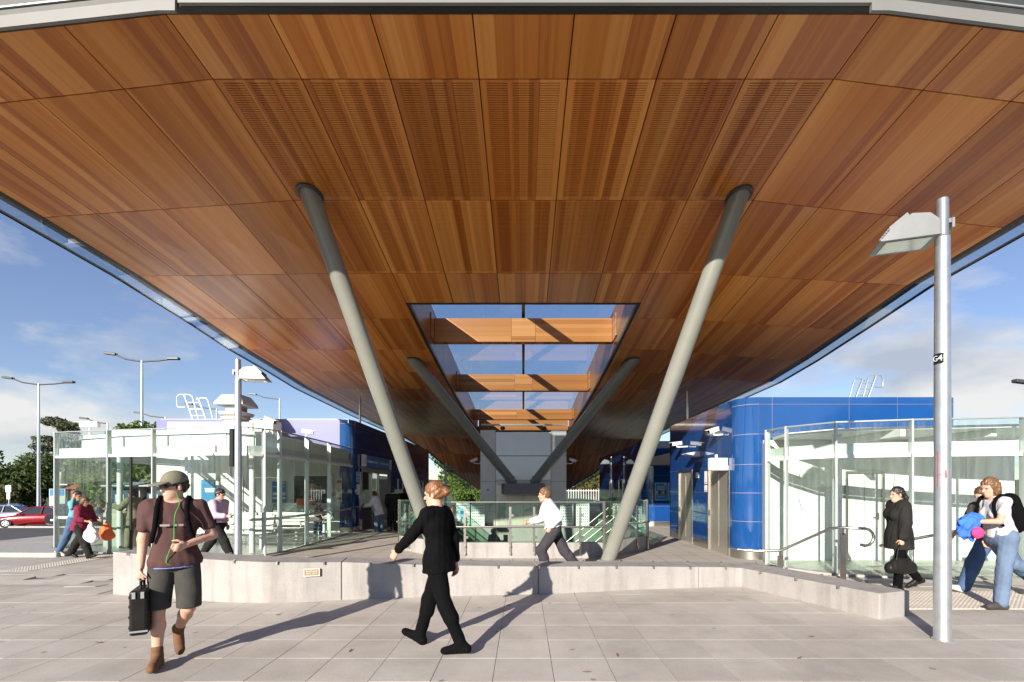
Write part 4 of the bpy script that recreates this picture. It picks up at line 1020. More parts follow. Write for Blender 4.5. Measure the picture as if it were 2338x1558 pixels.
# ================================================================== LAMPS, CAMERAS, ROOF GEAR
def lamp_post(label, x, y, h, head_dir, tag_text=None, box=False):
    z = gz(x, y)
    t = thing('lamp_post', label, 'lamp post', (x, y, z), 'galvanised plaza lamp posts')
    b_ = MB(); b_.lathe([(.088, 0), (.080, .02), (.078, .03), (.072, h*.55), (.066, h-.42), (.066, h-.40), (.060, h-.40), (.055, h-.39), (.055, h-.02), (.048, h)], (x, y, z), 26); b_.build('pole', 'galvanised', t)
    b_ = MB(); b_.lathe([(.094, 0), (.094, .012)], (x, y, z+.001), 22); b_.build('base_ring', 'galvanised', t)
    d = Vector((*head_dir, 0)).normalized(); s = Vector((-d.y, d.x, 0)); up = Vector((0, 0, 1)); c = Vector((x, y, z+h-.30))
    # clamp arm
    b_ = MB(); b_.obox(c+d*.02+up*.05, d*.11, s*.035, up*.022); b_.obox(c-d*.075+up*.02, d*.012, s*.05, up*.05); b_.build('clamp', 'lamp_grey', t)
    # head: a finned wedge body over a flat lens frame
    hw = .17; L0, L1 = .09, .60
    def pt(l, w, zz): return c+d*l+s*w+up*zz
    b_ = MB()
    prof = [(L0, -.12), (L0, .02), (L0+.08, .10), (L0+.24, .12), (L1-.08, -.02), (L1, -.115), (L1, -.12)]
    vs_ = [pt(l, -hw, zz) for l, zz in prof]+[pt(l, hw, zz) for l, zz in prof]; n = len(prof)
    b_.add(vs_, [tuple(range(n))[::-1], tuple(range(n, 2*n))]+[(k, (k+1) % n, n+(k+1) % n, n+k) for k in range(n)])
    hd = b_.build('lamp_head', 'lamp_grey', t, bevel=.012)
    for k in range(6):
        b_ = MB(); w = -.13+.052*k
        b_.add([pt(L0+.25, w-.006, .118), pt(L1-.08, w-.006, -.02), pt(L1-.08, w-.006, .02), pt(L0+.27, w-.006, .150), pt(L0+.25, w+.006, .118), pt(L1-.08, w+.006, -.02), pt(L1-.08, w+.006, .02), pt(L0+.27, w+.006, .150)],
               [(0, 1, 2, 3), (7, 6, 5, 4), (0, 4, 5, 1), (1, 5, 6, 2), (2, 6, 7, 3), (3, 7, 4, 0)]); b_.build('cooling_fin', 'lamp_grey', hd)
    b_ = MB(); b_.obox((pt(L0, 0, -.13)+pt(L1, 0, -.13))/2, d*((L1-L0)/2+.012), s*(hw+.012), up*.009); fr = b_.build('lens_frame', 'lamp_grey', hd)
    b_ = MB(); b_.obox((pt(L0, 0, -.142)+pt(L1, 0, -.142))/2, d*((L1-L0)/2-.05), s*(hw-.035), up*.002); b_.build('lens', 'lens_glass', hd)
    b_ = MB(); b_.tube([c+up*.02+d*.05, c+up*(-.02)+d*.09+s*.05, c+d*.13+s*.02+up*.02], .012, 8); b_.build('cable', 'alu_white', t)
    if tag_text:
        for pts in ([(200, 1.98), (200, 1.62)], [(200, 1.74), (232, 1.74), (250, 1.75)], [(243, 1.79), (246, 1.70)], [(250, 1.79), (253, 1.71)]):
            b_ = MB(); b_.tube([(x+.0765*math.cos(R(a_)), y+.0765*math.sin(R(a_)), z+q_) for a_, q_ in pts], .0035, 5); b_.build('graffiti', 'marker_red', t)
        zt = z+2.96; rr = .0705
        n_ = 9; b_ = MB(); vs_ = []
        for k in range(n_):
            a = R(lerp(150, 240, k/(n_-1)))
            for zz in (zt-.055, zt+.055): vs_.append((x+(rr+.003)*math.cos(a), y+(rr+.003)*math.sin(a), zz))
        b_.add(vs_, [(2*k, 2*k+2, 2*k+3, 2*k+1) for k in range(n_-1)], True); nb = b_.build('number_band', 'screen_black', t)
        for k, chx in enumerate(tag_text):
            a = R(180+36*k); r_ = Vector((-math.sin(a), math.cos(a), 0)); n2 = Vector((math.cos(a), math.sin(a), 0))
            text_mesh(chx, .085, 'ink_white', facing(Vector((x, y, zt))+n2*(rr+.006), r_, (0, 0, 1)), nb, depth=.001)
    if box:
        b_ = MB(); b_.obox((x-.10, y-.02, z+2.55), (.04, 0, 0), (0, .06, 0), (0, 0, .40)); b_.build('loudspeaker', 'screen_black', t, bevel=.008)
        b_ = MB(); b_.obox((x-.06, y, z+2.55), (.02, 0, 0), (0, .02, 0), (0, 0, .3)); b_.build('bracket', 'alu_grey', t)
    return t
plain('card_blue', (0.03, 0.38, 0.75), 0.4)
plain('lamp_grey', (0.19, 0.195, 0.195), 0.4, 0.25, 0.08, 6.0)
plain('lens_glass', (0.40, 0.42, 0.38), 0.12, 0, 0.1, 3.0, coat=0.5)
lamp_post('galvanised lamp post with black number band standing on the plaza by the tactile tiles', 4.42, 5.10, 4.65, (-.93, .30), 'G4')
lamp_post('galvanised lamp post with a long black loudspeaker outside the waiting room', -6.02, 10.2, 4.42, (1, .12), None, True)
lamp_post('galvanised lamp post far behind the stair well on the ticket office side', -4.9, 30.5, 3.3, (1, .1))
lamp_post('galvanised lamp post far behind the stair well on the blue doors side', 5.0, 27.5, 3.5, (-1, .2))

def street_light(label, x, y, h, arms, z=None, arm=3.4):
    z = gz(x, y)-.012 if z is None else z
    t = thing('street_light', label, 'street light', (x, y, z), 'tall street lights beyond the station')
    b_ = MB(); b_.tube([(x, y, z), (x, y, z+h*.45), (x, y, z+h)], [.14, .11, .075], 12); b_.build('pole', 'galvanised', t)
    for sg in arms:
        dz = .45 if sg < 0 else .10
        pts = [(x, y, z+h-.08), (x+sg*arm*.5, y, z+h-.05+dz*.35), (x+sg*arm*.8, y, z+h-.02+dz)]
        b_ = MB(); b_.tube(pts, .055, 8); b_.build('arm', 'fascia_dark', t)
        p = Vector(pts[-1]); b_ = MB(); b_.obox(p+Vector((sg*.35, 0, .06)), (.42, 0, sg*.05 if sg < 0 else .0), (0, .15, 0), (0, 0, .085)); b_.build('lamp_head', 'fascia_dark', t, bevel=.03)
street_light('tall twin-armed street light rising from among the parked cars', -40.1, 40, 11.3, (-1, 1), arm=2.7)
street_light('tall twin-armed street light rising behind the waiting room roof', -27.6, 35, 11.9, (-1, 1), arm=2.4)
street_light('single-arm street light between the roof ladder and the vent', -31.7, 50, 10.9, (-1,), arm=3.2)
street_light('single-arm street light low behind the blue parapet', -38.5, 52, 10.3, (-1,), arm=3.2)
street_light('single-arm street light right of the roof vent', -26.2, 52, 12.3, (-1,), arm=3.2)
street_light('small single-arm street light behind the security camera on the glass roof', -43, 50, 9.4, (-1,), arm=2.6)
street_light('single-arm street light beyond the entrance pavilion', 27.2, 24, 6.5, (-1,), arm=2.6)

def cctv(label, p, aim, stalk='down', scale=1.0, mount=None):
    p = Vector(p); a = Vector(aim).normalized(); t = thing('security_camera', label, 'security camera', p, 'white security cameras')
    s = a.cross(Vector((0, 0, 1))).normalized(); u = s.cross(a)
    k = scale
    b_ = MB(); b_.obox(p, a*.17*k, s*.05*k, u*.05*k); hs = b_.build('housing', 'white_paint', t, bevel=.012*k)
    b_ = MB(); b_.obox(p+u*.062*k+a*.03*k, a*.20*k, s*.058*k, u*.006*k); b_.build('sunshield', 'white_paint', hs)
    b_ = MB(); b_.obox(p+a*.1715*k, a*.002*k, s*.038*k, u*.038*k); b_.build('lens_window', 'screen_black', hs)
    m = Vector(mount) if mount is not None else p+Vector((0, 0, -.25*k))
    q = p-u*.05*k
    mid = Vector((q.x, q.y, m.z)) if abs(m.z-q.z) < (Vector((m.x, m.y, 0))-Vector((q.x, q.y, 0))).length else Vector((m.x, m.y, q.z-.03))
    b_ = MB(); b_.tube([q, q.lerp(mid, .85), mid.lerp(m, .2), m], .022*k, 8); b_.build('bracket', 'white_paint', t)
    return t
cctv('white security camera on the waiting room roof by the front corner', (-6.6, 12.6, 3.36), (.75, -.25, -.28), mount=(-7.0, 12.9, 3.07))
cctv('white security camera on a short stalk above the sliding door of the waiting room', (-6.6, 14.8, 3.32), (.9, .2, -.12), mount=(-6.65, 14.8, 3.1))
cctv('white security camera on the waiting room roof at the car park side', (-12.1, 13.5, 3.36), (-1, -.1, -.02), scale=1.4, mount=(-11.9, 13.9, 3.07))
cctv('small boxy white camera beside the roof vent', (-7.7, 13.2, 3.22), (-1, -.3, 0), mount=(-7.3, 13.2, 3.07))
cctv('white security camera high on the blue wall above the nearer steel door', (4.95, 12.6, 3.10), (-.75, -.35, -.25), mount=(5.14, 12.45, 2.98))
cctv('white security camera on the blue wall above the farther steel door', (4.85, 15.3, 3.0), (-.9, -.2, -.12), mount=(5.14, 15.1, 2.90))
cctv('white security camera on the ticket office side of the lift tower', (-2.25, 21.9, 2.86), (-.85, -.35, -.35), mount=(-1.97, 22.1, 2.72))
cctv('white security camera on the blue doors side of the lift tower', (2.25, 21.9, 2.86), (.85, -.35, -.35), mount=(1.97, 22.1, 2.72))
# things on the blue wall
wl = thing('wall_light', 'grey wedge-shaped wall light between the steel doors', 'wall light', (5.1, 14.2, 2.6))
b_ = MB(); b_.prism([(4.75, 14.08), (5.148, 14.08), (5.148, 14.5), (4.75, 14.5)], [2.60, 2.52, 2.52, 2.60], [2.62, 2.68, 2.68, 2.62]); b_.build('shade', 'alu_white', wl)
sb = thing('sign_box', 'white illuminated sign box projecting over the nearer steel door', 'sign', (5.0, 12.1, 2.2))
b_ = MB(); b_.box(4.70, 5.14, 12.15, 12.32, 2.05, 2.36); b_.build('box', 'white_paint', sb, bevel=.01)
b_ = MB(); b_.box(4.85, 4.90, 12.2, 12.26, 2.361, 2.45); b_.build('bracket', 'alu_white', sb)
for k, (y, z0, z1) in enumerate(((14.3, 1.9, 2.06), (13.62, 1.72, 2.08), (13.62, 1.50, 1.69))):
    nn = thing('wall_notice', ('small white square notice beside the farther steel door', 'tall white notice at the edge of the nearer steel door', 'short white notice under the tall one by the nearer steel door')[k], 'notice', (5.14, y, z0))
    b_ = MB(); b_.box(5.138, 5.149, y-.11, y+.11, z0, z1); b_.build('plate', 'ink_white', nn)
    b_ = MB(); b_.box(5.135, 5.1375, y-.08, y+.08, z0+.03, z0+.05); b_.build('print_line', 'alu_grey', nn)

# roof ladders
def ladder(label, x, y, z, mat, flip, k_=1.0):
    t = thing('roof_ladder', label, 'ladder', (x, y, z)); X0, Z0 = x, z
    class MB(globals()['MB']):
        def build(s, *a, **k):
            s.v = [(X0+(p[0]-X0)*k_, p[1], Z0+(p[2]-Z0)*k_) for p in s.v]; return super().build(*a, **k)
    f = flip
    for k, ox in enumerate((0, .55)):
        b_ = MB(); a = [(x+f*(-.28+ox), y, z), (x+f*(-.62+ox*1.05), y, z+.95-.12*k), (x+f*(-.66+ox), y, z+1.0-.12*k), (x+f*(-.95+ox) if k == 0 else x+f*(-.66+ox), y, z+1.02-.12*k)]
        b_.tube(a[:3], .032, 8); b_.build('stile', mat, t)
        b_ = MB(); c = Vector((x+f*(-.85+ox), y-.02, z))
        loop = [(x+f*(-.60+ox), y, z+.50), (x+f*(-.88+ox), y, z+.50), (x+f*(-.94+ox), y, z+.56), (x+f*(-.94+ox), y, z+.92), (x+f*(-.86+ox), y, z+1.02-.1*k), (x+f*(-.42+ox), y, z+1.02-.1*k), (x+f*(-.30+ox), y, z+.92), (x+f*(-.05+ox), y, z)]
        if k == 1: loop = [(x+f*(-.60+ox-.1), y, z+.80), (x+f*(-.52+ox), y, z+.88), (x+f*(-.30+ox), y, z+.88), (x+f*(-.22+ox), y, z+.80), (x+f*(.0+ox), y, z)]
        b_.tube(loop, .020, 8); b_.build('hand_hoop', mat, t)
    for z_ in (.15, .42, .69):
        b_ = MB(); b_.tube([(x+f*(-.28-.34*z_/.95), y, z+z_), (x+f*(.27-.34*z_/.95), y, z+z_)], .018, 8); b_.build('rung', mat, t)
ladder('white hooped roof access ladder above the waiting room', -12.65, 18.9, ZK+.02, 'white_paint', 1, .95)
ladder('grey hooped roof access ladder on the blue building with the doors', 8.25, 11.8, ZT+.02, 'alu_grey', -1, .55)
# roof vent
vt = thing('roof_vent', 'weathered grey roof ventilator with two hooded tiers', 'roof vent', (-9.6, 18, 3.06))
VX, VY = -10.2, 17.2; up4 = lambda h: [(VX-h*.82, VY-h*.82), (VX+h*.82, VY-h*.82), (VX+h*.82, VY+h*.82), (VX-h*.82, VY+h*.82)]
def tier(name, h0, h1, z0, z1, m='vent_metal'):
    b_ = MB(); q0, q1 = up4(h0), up4(h1)
    b_.add([(*p, z0) for p in q0]+[(*p, z1) for p in q1], [(3, 2, 1, 0), (4, 5, 6, 7)]+[(k, (k+1) % 4, 4+(k+1) % 4, 4+k) for k in range(4)]); return b_.build(name, m, vt, bevel=.012)
tier('base', .40, .34, 3.062, 4.02); tier('collar', .44, .44, 4.022, 4.10); tier('lower_hood', .46, .52, 4.16, 4.28); tier('neck', .36, .40, 4.10, 4.16)
tier('fan_drum', .30, .30, 4.282, 4.50, 'stainless'); tier('hood_lip', .62, .60, 4.50, 4.60); tier('upper_hood', .60, .40, 4.602, 4.88)
b_ = MB(); b_.box(VX+.5, VX+1.35, VY-.1, VY+.5, 3.062, 4.0); b_.build('plant_box', 'vent_metal', vt, bevel=.02)
pb = thing('roof_parapet', 'white painted plant screen on the waiting room roof', 'parapet', (-11, 17, 3.06))
for x0, x1, h in ((-14.0, -12.1, .50), (-12.08, -10.45, .78), (-10.43, -9.2, .78)):
    b_ = MB(); b_.box(x0, x1, 16.4, 16.5, 3.062, 3.062+h); b_.build('screen_panel', 'white_paint', pb)

# ================================================================== TREES
plain('bark', (0.13, 0.10, 0.075), 0.9, 0, 0.3, 8.0, bump=0.5)
def leafmat(name, lo, hi, trans=0.25):
    m, t, b = newmat(name)
    b.inputs['Roughness'].default_value = 0.6; b.inputs['Specular IOR Level'].default_value = 0.3
    gm = N(t, 'ShaderNodeNewGeometry'); r = ramp(t, [(0.0, lo), (1.0, hi)])
    t.links.new(gm.outputs['Random Per Island'], r.inputs[0]); t.links.new(r.outputs[0], b.inputs['Base Color'])
    b.inputs['Subsurface Weight'].default_value = 0.0
    tr = N(t, 'ShaderNodeBsdfTranslucent'); mx = N(t, 'ShaderNodeMixShader'); mx.inputs[0].default_value = trans
    t.links.new(r.outputs[0], tr.inputs[0]); t.links.new(b.outputs[0], mx.inputs[1]); t.links.new(tr.outputs[0], mx.inputs[2])
    t.links.new(mx.outputs[0], t.nodes['Material Output'].inputs[0])
leafmat('leaf_dark', (0.030, 0.050, 0.014), (0.085, 0.125, 0.030))
leafmat('leaf_mid', (0.045, 0.085, 0.016), (0.13, 0.20, 0.035))
leafmat('leaf_olive', (0.075, 0.080, 0.026), (0.17, 0.16, 0.055))
leafmat('leaf_gum', (0.060, 0.070, 0.035), (0.14, 0.145, 0.070))
def leaves(rng, centres, radii, n, size, flat=0.75):
    c = rng.choice(len(centres), n, p=radii**2/np.sum(radii**2))
    d = rng.normal(size=(n, 3)); d /= np.linalg.norm(d, axis=1)[:, None]
    rr = rng.random(n)**0.38
    p = centres[c] + d*rr[:, None]*radii[c][:, None]*np.array([1, 1, flat])
    a = rng.normal(size=(n, 3)); a /= np.linalg.norm(a, axis=1)[:, None]
    b = np.cross(a, rng.normal(size=(n, 3))); b /= np.linalg.norm(b, axis=1)[:, None]
    s = size*(0.6+0.8*rng.random(n))[:, None]
    v = np.stack([p-a*s, p+b*s*.45, p+a*s, p-b*s*.45], 1).reshape(-1, 3)
    f = np.arange(n*4).reshape(-1, 4)
    me = bpy.data.meshes.new('crown'); me.from_pydata(v.tolist(), [], f.tolist()); me.update()
    return me
def tree(label, x, y, h, r, mat, seed, n=5000, size=.22, style='round', z=None, name='broadleaf_tree'):
    rng = np.random.default_rng(seed); z = gz(x, y)-.012 if z is None else z
    t = thing(name, label, 'tree', (x, y, z), 'trees beyond the station')
    tr = MB(); limbs = []
    th = h*(.45 if style == 'round' else .8)
    tr.tube([(x, y, z-.1), (x+.1*r*rng.normal()*.3, y, z+th*.5), (x+.2*r*rng.normal()*.3, y, z+th)], [h*.028, h*.02, h*.012], 8)
    cs, rs = [], []
    if style == 'round':
        for k in range(16):
            a = rng.random()*6.283; e = rng.random(); q = .25+.6*rng.random()
            c = np.array([x+math.cos(a)*r*q*(1-.4*e), y+math.sin(a)*r*q*(1-.4*e), z+h*(.36+.50*e)])
            cs.append(c); rs.append(r*(.30+.22*rng.random()))
            tr.tube([(x, y, z+th*(.5+.4*e)), tuple((c+np.array([x, y, c[2]]))/2), tuple(c)], [h*.010, h*.006, h*.003], 5)
    elif style == 'shrub':
        for k in range(14):
            a = rng.random()*6.283; q = rng.random()**.5
            c = np.array([x+math.cos(a)*r*q, y+math.sin(a)*r*q*.6, z+h*(.15+.6*rng.random()*(1-.4*q))]); cs.append(c); rs.append(h*(.22+.16*rng.random()))
            tr.tube([(x, y, z), tuple(c)], [.05, .015], 5)
    else:                                      # layered open crown
        for k in range(13):
            e = .38+.62*k/12; a = rng.random()*6.283; q = r*(1.05-e*.75)*(.5+.5*rng.random())
            c = np.array([x+math.cos(a)*q, y+math.sin(a)*q*.6, z+h*e]); cs.append(c); rs.append(r*(.20+.16*rng.random()))
            tr.tube([(x, y, z+h*(e-.08)), tuple(c)], [h*.008, h*.003], 5)
    tr.build('trunk', 'bark', t)
    me = leaves(rng, np.array(cs), np.array(rs), n, size, .75 if style != 'layer' else .42)
    me.materials.append(MATS[mat]); link('crown', me, t)
    return t
tree('dense dark green tree at the far edge of the car park', -64, 55, 7.6, 5.2, 'leaf_dark', 1, 9000, .26)
tree('dark green tree behind the white parking sign', -57, 57, 6.6, 4.6, 'leaf_dark', 2, 8000, .24)
tree('low olive shrub mass in front of the dark trees', -56, 52, 3.8, 4.5, 'leaf_olive', 3, 6000, .20, 'shrub')
tree('tall open gum tree with layered crown by the twin street light', -67, 70, 12.3, 5.4, 'leaf_gum', 4, 5200, .22, 'layer')
tree('spreading dark tree behind the timber power pole', -54, 62, 7.0, 4.6, 'leaf_gum', 5, 6500, .24)
tree('dark tree at the end of the car row', -48, 58, 5.6, 4.2, 'leaf_dark', 15, 6500, .24)
tree('bright green tree behind the waiting room roof', -27, 33, 7.6, 3.4, 'leaf_mid', 6, 8000, .17)
tree('leafy green tree seen through the waiting room glass', -22, 27, 5.4, 2.9, 'leaf_mid', 7, 8000, .15)
tree('leafy green tree behind the ticket machines', -18.6, 26, 4.9, 2.4, 'leaf_mid', 8, 7000, .14)
tree('rounded bright green tree beyond the stair well on the ticket office side', -8.0, 62, 7.6, 4.2, 'leaf_mid', 9, 8000, .22)
tree('green shrub beyond the stair well below the rounded tree', -5.4, 52, 2.7, 3.0, 'leaf_mid', 10, 5000, .16, 'shrub')
tree('olive brown tree beyond the stair well on the blue doors side', 8.9, 60, 5.6, 3.2, 'leaf_olive', 11, 7000, .2)
tree('tall pale green tree beside the blue wing', 14.6, 66, 9.5, 2.6, 'leaf_gum', 12, 6000, .2)
tree('tree top showing above the blue link canopy', 13.2, 38, 7.4, 2.6, 'leaf_gum', 13, 6000, .18)
tree('broad street tree across the road behind the plaza', 36, -26, 11, 6.0, 'leaf_mid', 14, 7000, .3)
tree('broad dark street tree beside the other across the road', 48, -22, 10, 6.0, 'leaf_dark', 16, 7000, .3)

# ================================================================== CAR PARK
plain('car_red', (0.26, 0.007, 0.012), 0.25, 0.1, 0.03, coat=1.0); plain('car_silver', (0.52, 0.54, 0.58), 0.28, 0.6, 0.03, coat=.8)
plain('car_blue', (0.05, 0.07, 0.13), 0.25, 0.3, 0.03, coat=1.0); plain('car_dark', (0.015, 0.018, 0.024), 0.25, 0.2, 0.03, coat=1.0)
plain('tyre', (0.018, 0.018, 0.018), 0.8); plain('lamp_clear', (0.75, 0.76, 0.74), 0.1); plain('lamp_red', (0.5, 0.01, 0.01), 0.2)
def car(label, x, y, rz, mat, wagon=False):
    """saloon seen from the front corner; nose at -x"""
    z = floor_z(x, y); t = thing('parked_car', label, 'car', (x, y, z), 'cars parked in the car park'); t.rotation_euler[2] = rz
    def put(b_, name, m, par=None, bevel=0.0, smooth=False):
        me = b_.mesh(name); me.materials.append(MATS[m]); o = bpy.data.objects.new(name, me); COL.objects.link(o); o.parent = par or t
        if bevel:
            bb = o.modifiers.new('bevel', 'BEVEL'); bb.width = bevel; bb.segments = 3; bb.limit_method = 'ANGLE'; bb.angle_limit = R(25)
        return o
    # stations along the car: x, half width, sill z, belt z
    st = [(-2.20, .55, .34, .58), (-2.12, .74, .22, .68), (-1.6, .84, .20, .76), (-1.0, .87, .20, .86), (-.3, .88, .20, .90), (.8, .88, .20, .92), (1.5, .87, .20, .94), (2.05, .80, .24, .92), (2.2, .70, .36, .86)]
    b_ = MB(); n = len(st); ring = []
    for sx_, hw, z0, z1 in st:
        ring += [(sx_, -hw*.9, z0), (sx_, -hw, lerp(z0, z1, .45)), (sx_, -hw*.97, lerp(z0, z1, .8)), (sx_, -hw*.86, z1), (sx_, 0, z1+.03), (sx_, hw*.86, z1), (sx_, hw*.97, lerp(z0, z1, .8)), (sx_, hw, lerp(z0, z1, .45)), (sx_, hw*.9, z0), (sx_, 0, z0-.02)]
    m_ = 10
    b_.add(ring, [(k*m_+i, k*m_+(i+1) % m_, (k+1)*m_+(i+1) % m_, (k+1)*m_+i) for k in range(n-1) for i in range(m_)]+[tuple(range(m_))[::-1], tuple(range((n-1)*m_, n*m_))], True)
    b_.sm[-2:] = [False, False]
    body = put(b_, 'body', mat)
    # cabin: glass volume with roof on top
    rr = 1.0 if not wagon else 1.6
    base = [(-.85, .76, .87), (rr+.55, .74, .93)]; top = [(-.10, .58, 1.36), (.2, .62, 1.41), (rr-.15, .60, 1.38)]
    b_ = MB()
    gl = [(-.85, -.76, .87), (rr+.55, -.72, .93), (rr+.55, .72, .93), (-.85, .76, .87), (-.08, -.59, 1.36), (rr-.1, -.58, 1.36), (rr-.1, .58, 1.36), (-.08, .59, 1.36)]
    b_.add(gl, [(0, 1, 5, 4), (1, 2, 6, 5), (2, 3, 7, 6), (3, 0, 4, 7), (4, 5, 6, 7)])
    put(b_, 'windows', 'car_glass')
    b_ = MB(); b_.add([(-.14, -.60, 1.355), (rr-.04, -.59, 1.355), (rr-.04, .59, 1.355), (-.14, .60, 1.355), (.05, -.50, 1.43), (rr-.3, -.49, 1.43), (rr-.3, .49, 1.43), (.05, .50, 1.43)],
                     [(0, 1, 5, 4), (1, 2, 6, 5), (2, 3, 7, 6), (3, 0, 4, 7), (4, 5, 6, 7), (3, 2, 1, 0)]); put(b_, 'roof', mat, None, .03)
    for sg in (-1, 1):
        for a, c in (((-.87, sg*.77, .87), (-.10, sg*.60, 1.38)), ((.45, sg*.785, .9), (.50, sg*.61, 1.38)), ((rr+.56, sg*.735, .92), (rr-.12, sg*.595, 1.38))):
            b_ = MB(); b_.tube([a, c], .035, 6); put(b_, 'pillar', mat)
        for sx_ in (-1.38, 1.32):
            b_ = MB(); b_.tube([(sx_, sg*.60, .31), (sx_, sg*.885, .31)], .31, 22); wh = put(b_, 'wheel', 'tyre')
            b_ = MB(); b_.tube([(sx_, sg*.886, .31), (sx_, sg*.895, .31)], [.20, .19], 18); put(b_, 'rim', 'galvanised', wh)
            b_ = MB()
            for q in range(5):
                a = q*1.2566; b_.obox((sx_+.13*math.cos(a+.63), sg*.8965, .31+.13*math.sin(a+.63)), (.035, 0, 0), (0, .001, 0), (0, 0, .035))
            put(b_, 'rim_opening', 'tyre', wh)
        b_ = MB(); b_.obox((-2.03, sg*.60, .60), (.09, sg*-.02, 0), (sg*.05, .14, 0), (0, 0, .06)); put(b_, 'headlight', 'lamp_clear', None, .02)
        b_ = MB(); b_.obox((2.14, sg*.60, .72), (.05, 0, 0), (0, .14, 0), (0, 0, .07)); put(b_, 'tail_light', 'lamp_red', None, .02)
        b_ = MB(); b_.obox((-.62, sg*.93, .93), (.06, 0, 0), (0, .07, 0), (0, 0, .05)); put(b_, 'door_mirror', mat, None, .02)
        b_ = MB(); b_.tube([(.30, sg*.885, .80), (.46, sg*.885, .80)], .015, 6); put(b_, 'door_handle', mat)
    b_ = MB(); b_.box(-2.215, -2.16, -.26, .26, .34, .45); put(b_, 'number_plate', 'ink_white')
    b_ = MB(); b_.box(2.16, 2.215, -.26, .26, .50, .61); put(b_, 'number_plate', 'ink_white')
    b_ = MB(); b_.box(-2.19, -2.10, -.5, .5, .24, .31); put(b_, 'air_intake', 'tyre')
plain('car_glass', (0.03, 0.035, 0.04), 0.03, 0.0, 0.05, coat=1.0)
car('red saloon car parked nose out beside the silver one', -33.4, 33.4, R(18), 'car_red')
car('silver saloon car parked beside the red one', -38.2, 35.4, R(18), 'car_silver')
car('dark blue car parked beyond the silver one', -41.2, 38.2, R(18), 'car_blue')
car('very dark car at the far end of the parked row', -45.6, 40.6, R(18), 'car_dark')
car('black car parked tail out next to the red one', -30.7, 34.0, R(-94), 'car_dark')
car('blue estate car behind the red one', -36.6, 38.6, R(12), 'car_blue', True)
car('maroon car across the road, reflected in the entrance glass', 26, -14, R(5), 'car_red')

# signs, pole and cottage by the car park
ps = thing('parking_sign', 'white parking sign on a short post behind the cars', 'sign', (-47, 44, -1.07))
b_ = MB(); b_.tube([(-46.8, 44, -1.07), (-46.8, 44, 1.9)], .05, 8); b_.build('post', 'galvanised', ps)
b_ = MB(); b_.box(-47.05, -46.55, 43.92, 43.95, 1.25, 1.85); b_.build('plate', 'ink_white', ps)
b_ = MB(); b_.box(-46.95, -46.65, 43.93, 43.96, .6, 1.2); b_.build('plate', 'ink_white', ps)
pk = thing('parking_board', 'weathered grey parking board with a blue P panel', 'sign', (-40.6, 42, -1.07))
b_ = MB(); b_.box(-41.2, -39.8, 42, 42.06, -.3, 1.55); b_.build('board', 'alu_grey', pk)
for x in (-41.0, -40.0):
    b_ = MB(); b_.box(x-.05, x+.05, 42.061, 42.14, -1.07, 1.5); b_.build('post', 'galvanised', pk)
b_ = MB(); b_.box(-41.1, -39.9, 41.975, 41.998, .95, 1.5); b_.build('panel', 'sign_blue', pk)
text_mesh('P', .5, 'ink_white', facing((-40.5, 41.97, 1.22), (1, 0, 0), (0, 0, 1)), pk)
pp = thing('power_pole', 'leaning timber power pole with black cable guard', 'power pole', (-45.3, 47, -1.07))
b_ = MB(); b_.tube([(-45.3, 47, -1.07), (-44.6, 47, 6.2)], [.17, .12], 10); b_.build('pole', 'beige_metal', pp)
b_ = MB(); b_.tube([(-44.85, 46.86, 3.2), (-44.7, 46.85, 4.5), (-44.55, 46.86, 6.3), (-44.75, 46.9, 6.5), (-44.9, 46.9, 6.1)], .07, 8); b_.build('cable_guard', 'screen_black', pp)
b_ = MB(); b_.box(-45.4, -44.2, 46.84, 46.9, 1.9, 2.0); b_.build('crossarm', 'white_paint', pp)
ho = thing('cottage', 'low brick cottage with red tiled roof beyond the car park', 'house', (-47, 56, -1.07))
b_ = MB(); b_.box(-51.5, -43.5, 55, 62, -1.1, 1.5); b_.build('wall', 'rust_red', ho)
b_ = MB(); b_.add([(-52, 54.5, 1.5), (-43, 54.5, 1.5), (-43, 62.5, 1.5), (-52, 62.5, 1.5), (-49.5, 58.5, 3.9), (-45.5, 58.5, 3.9)], [(0, 1, 5, 4), (1, 2, 5), (2, 3, 4, 5), (3, 0, 4), (3, 2, 1, 0)]); b_.build('roof', 'rust_red', ho)
for x in (-50, -46.5):
    b_ = MB(); b_.box(x-.6, x+.6, 54.93, 54.99, -.1, 1.1); b_.build('window', 'screen_black', ho)
kb = thing('car_park_kerb', 'pale concrete kerb along the edge of the car park', 'kerb', (-35, 31, -1.05))
for k in range(10):
    x = -50+2.4*k; y = 32.3-.0*k; z = floor_z(x+1.2, y)
    b_ = MB(); b_.box(x, x+2.38, y-.12, y+.12, z-.05, z+.12); b_.build('kerb_stone', 'kerb', kb)
ik = thing('traffic_island', 'low kerbed paving island at the waiting room corner', 'kerb', (-12.9, 12.4, FZ))
b_ = MB(); b_.prism([(-14.3, 12.0), (-11.5, 11.9), (-11.4, 12.6), (-12.7, 13.0), (-13.0, 14.2), (-14.3, 14.0)], FZ-.05, FZ+.12); b_.build('island_top', 'kerb', ik, bevel=.03)
# back fence and hedge line beyond the tracks
fc = thing('boundary_fence', 'pale steel fence of upright bars beyond the stair well', 'fence', (6, 50, -.11))
for k in range(34):
    x = 3.6+k*.26
    b_ = MB(); b_.box(x, x+.05, 49.98, 50.02, -.11, 1.5); b_.build('bar', 'alu_white', fc)
for z in (.3, 1.3):
    b_ = MB(); b_.box(3.5, 12.5, 50.025, 50.06, z, z+.06); b_.build('rail', 'alu_white', fc)

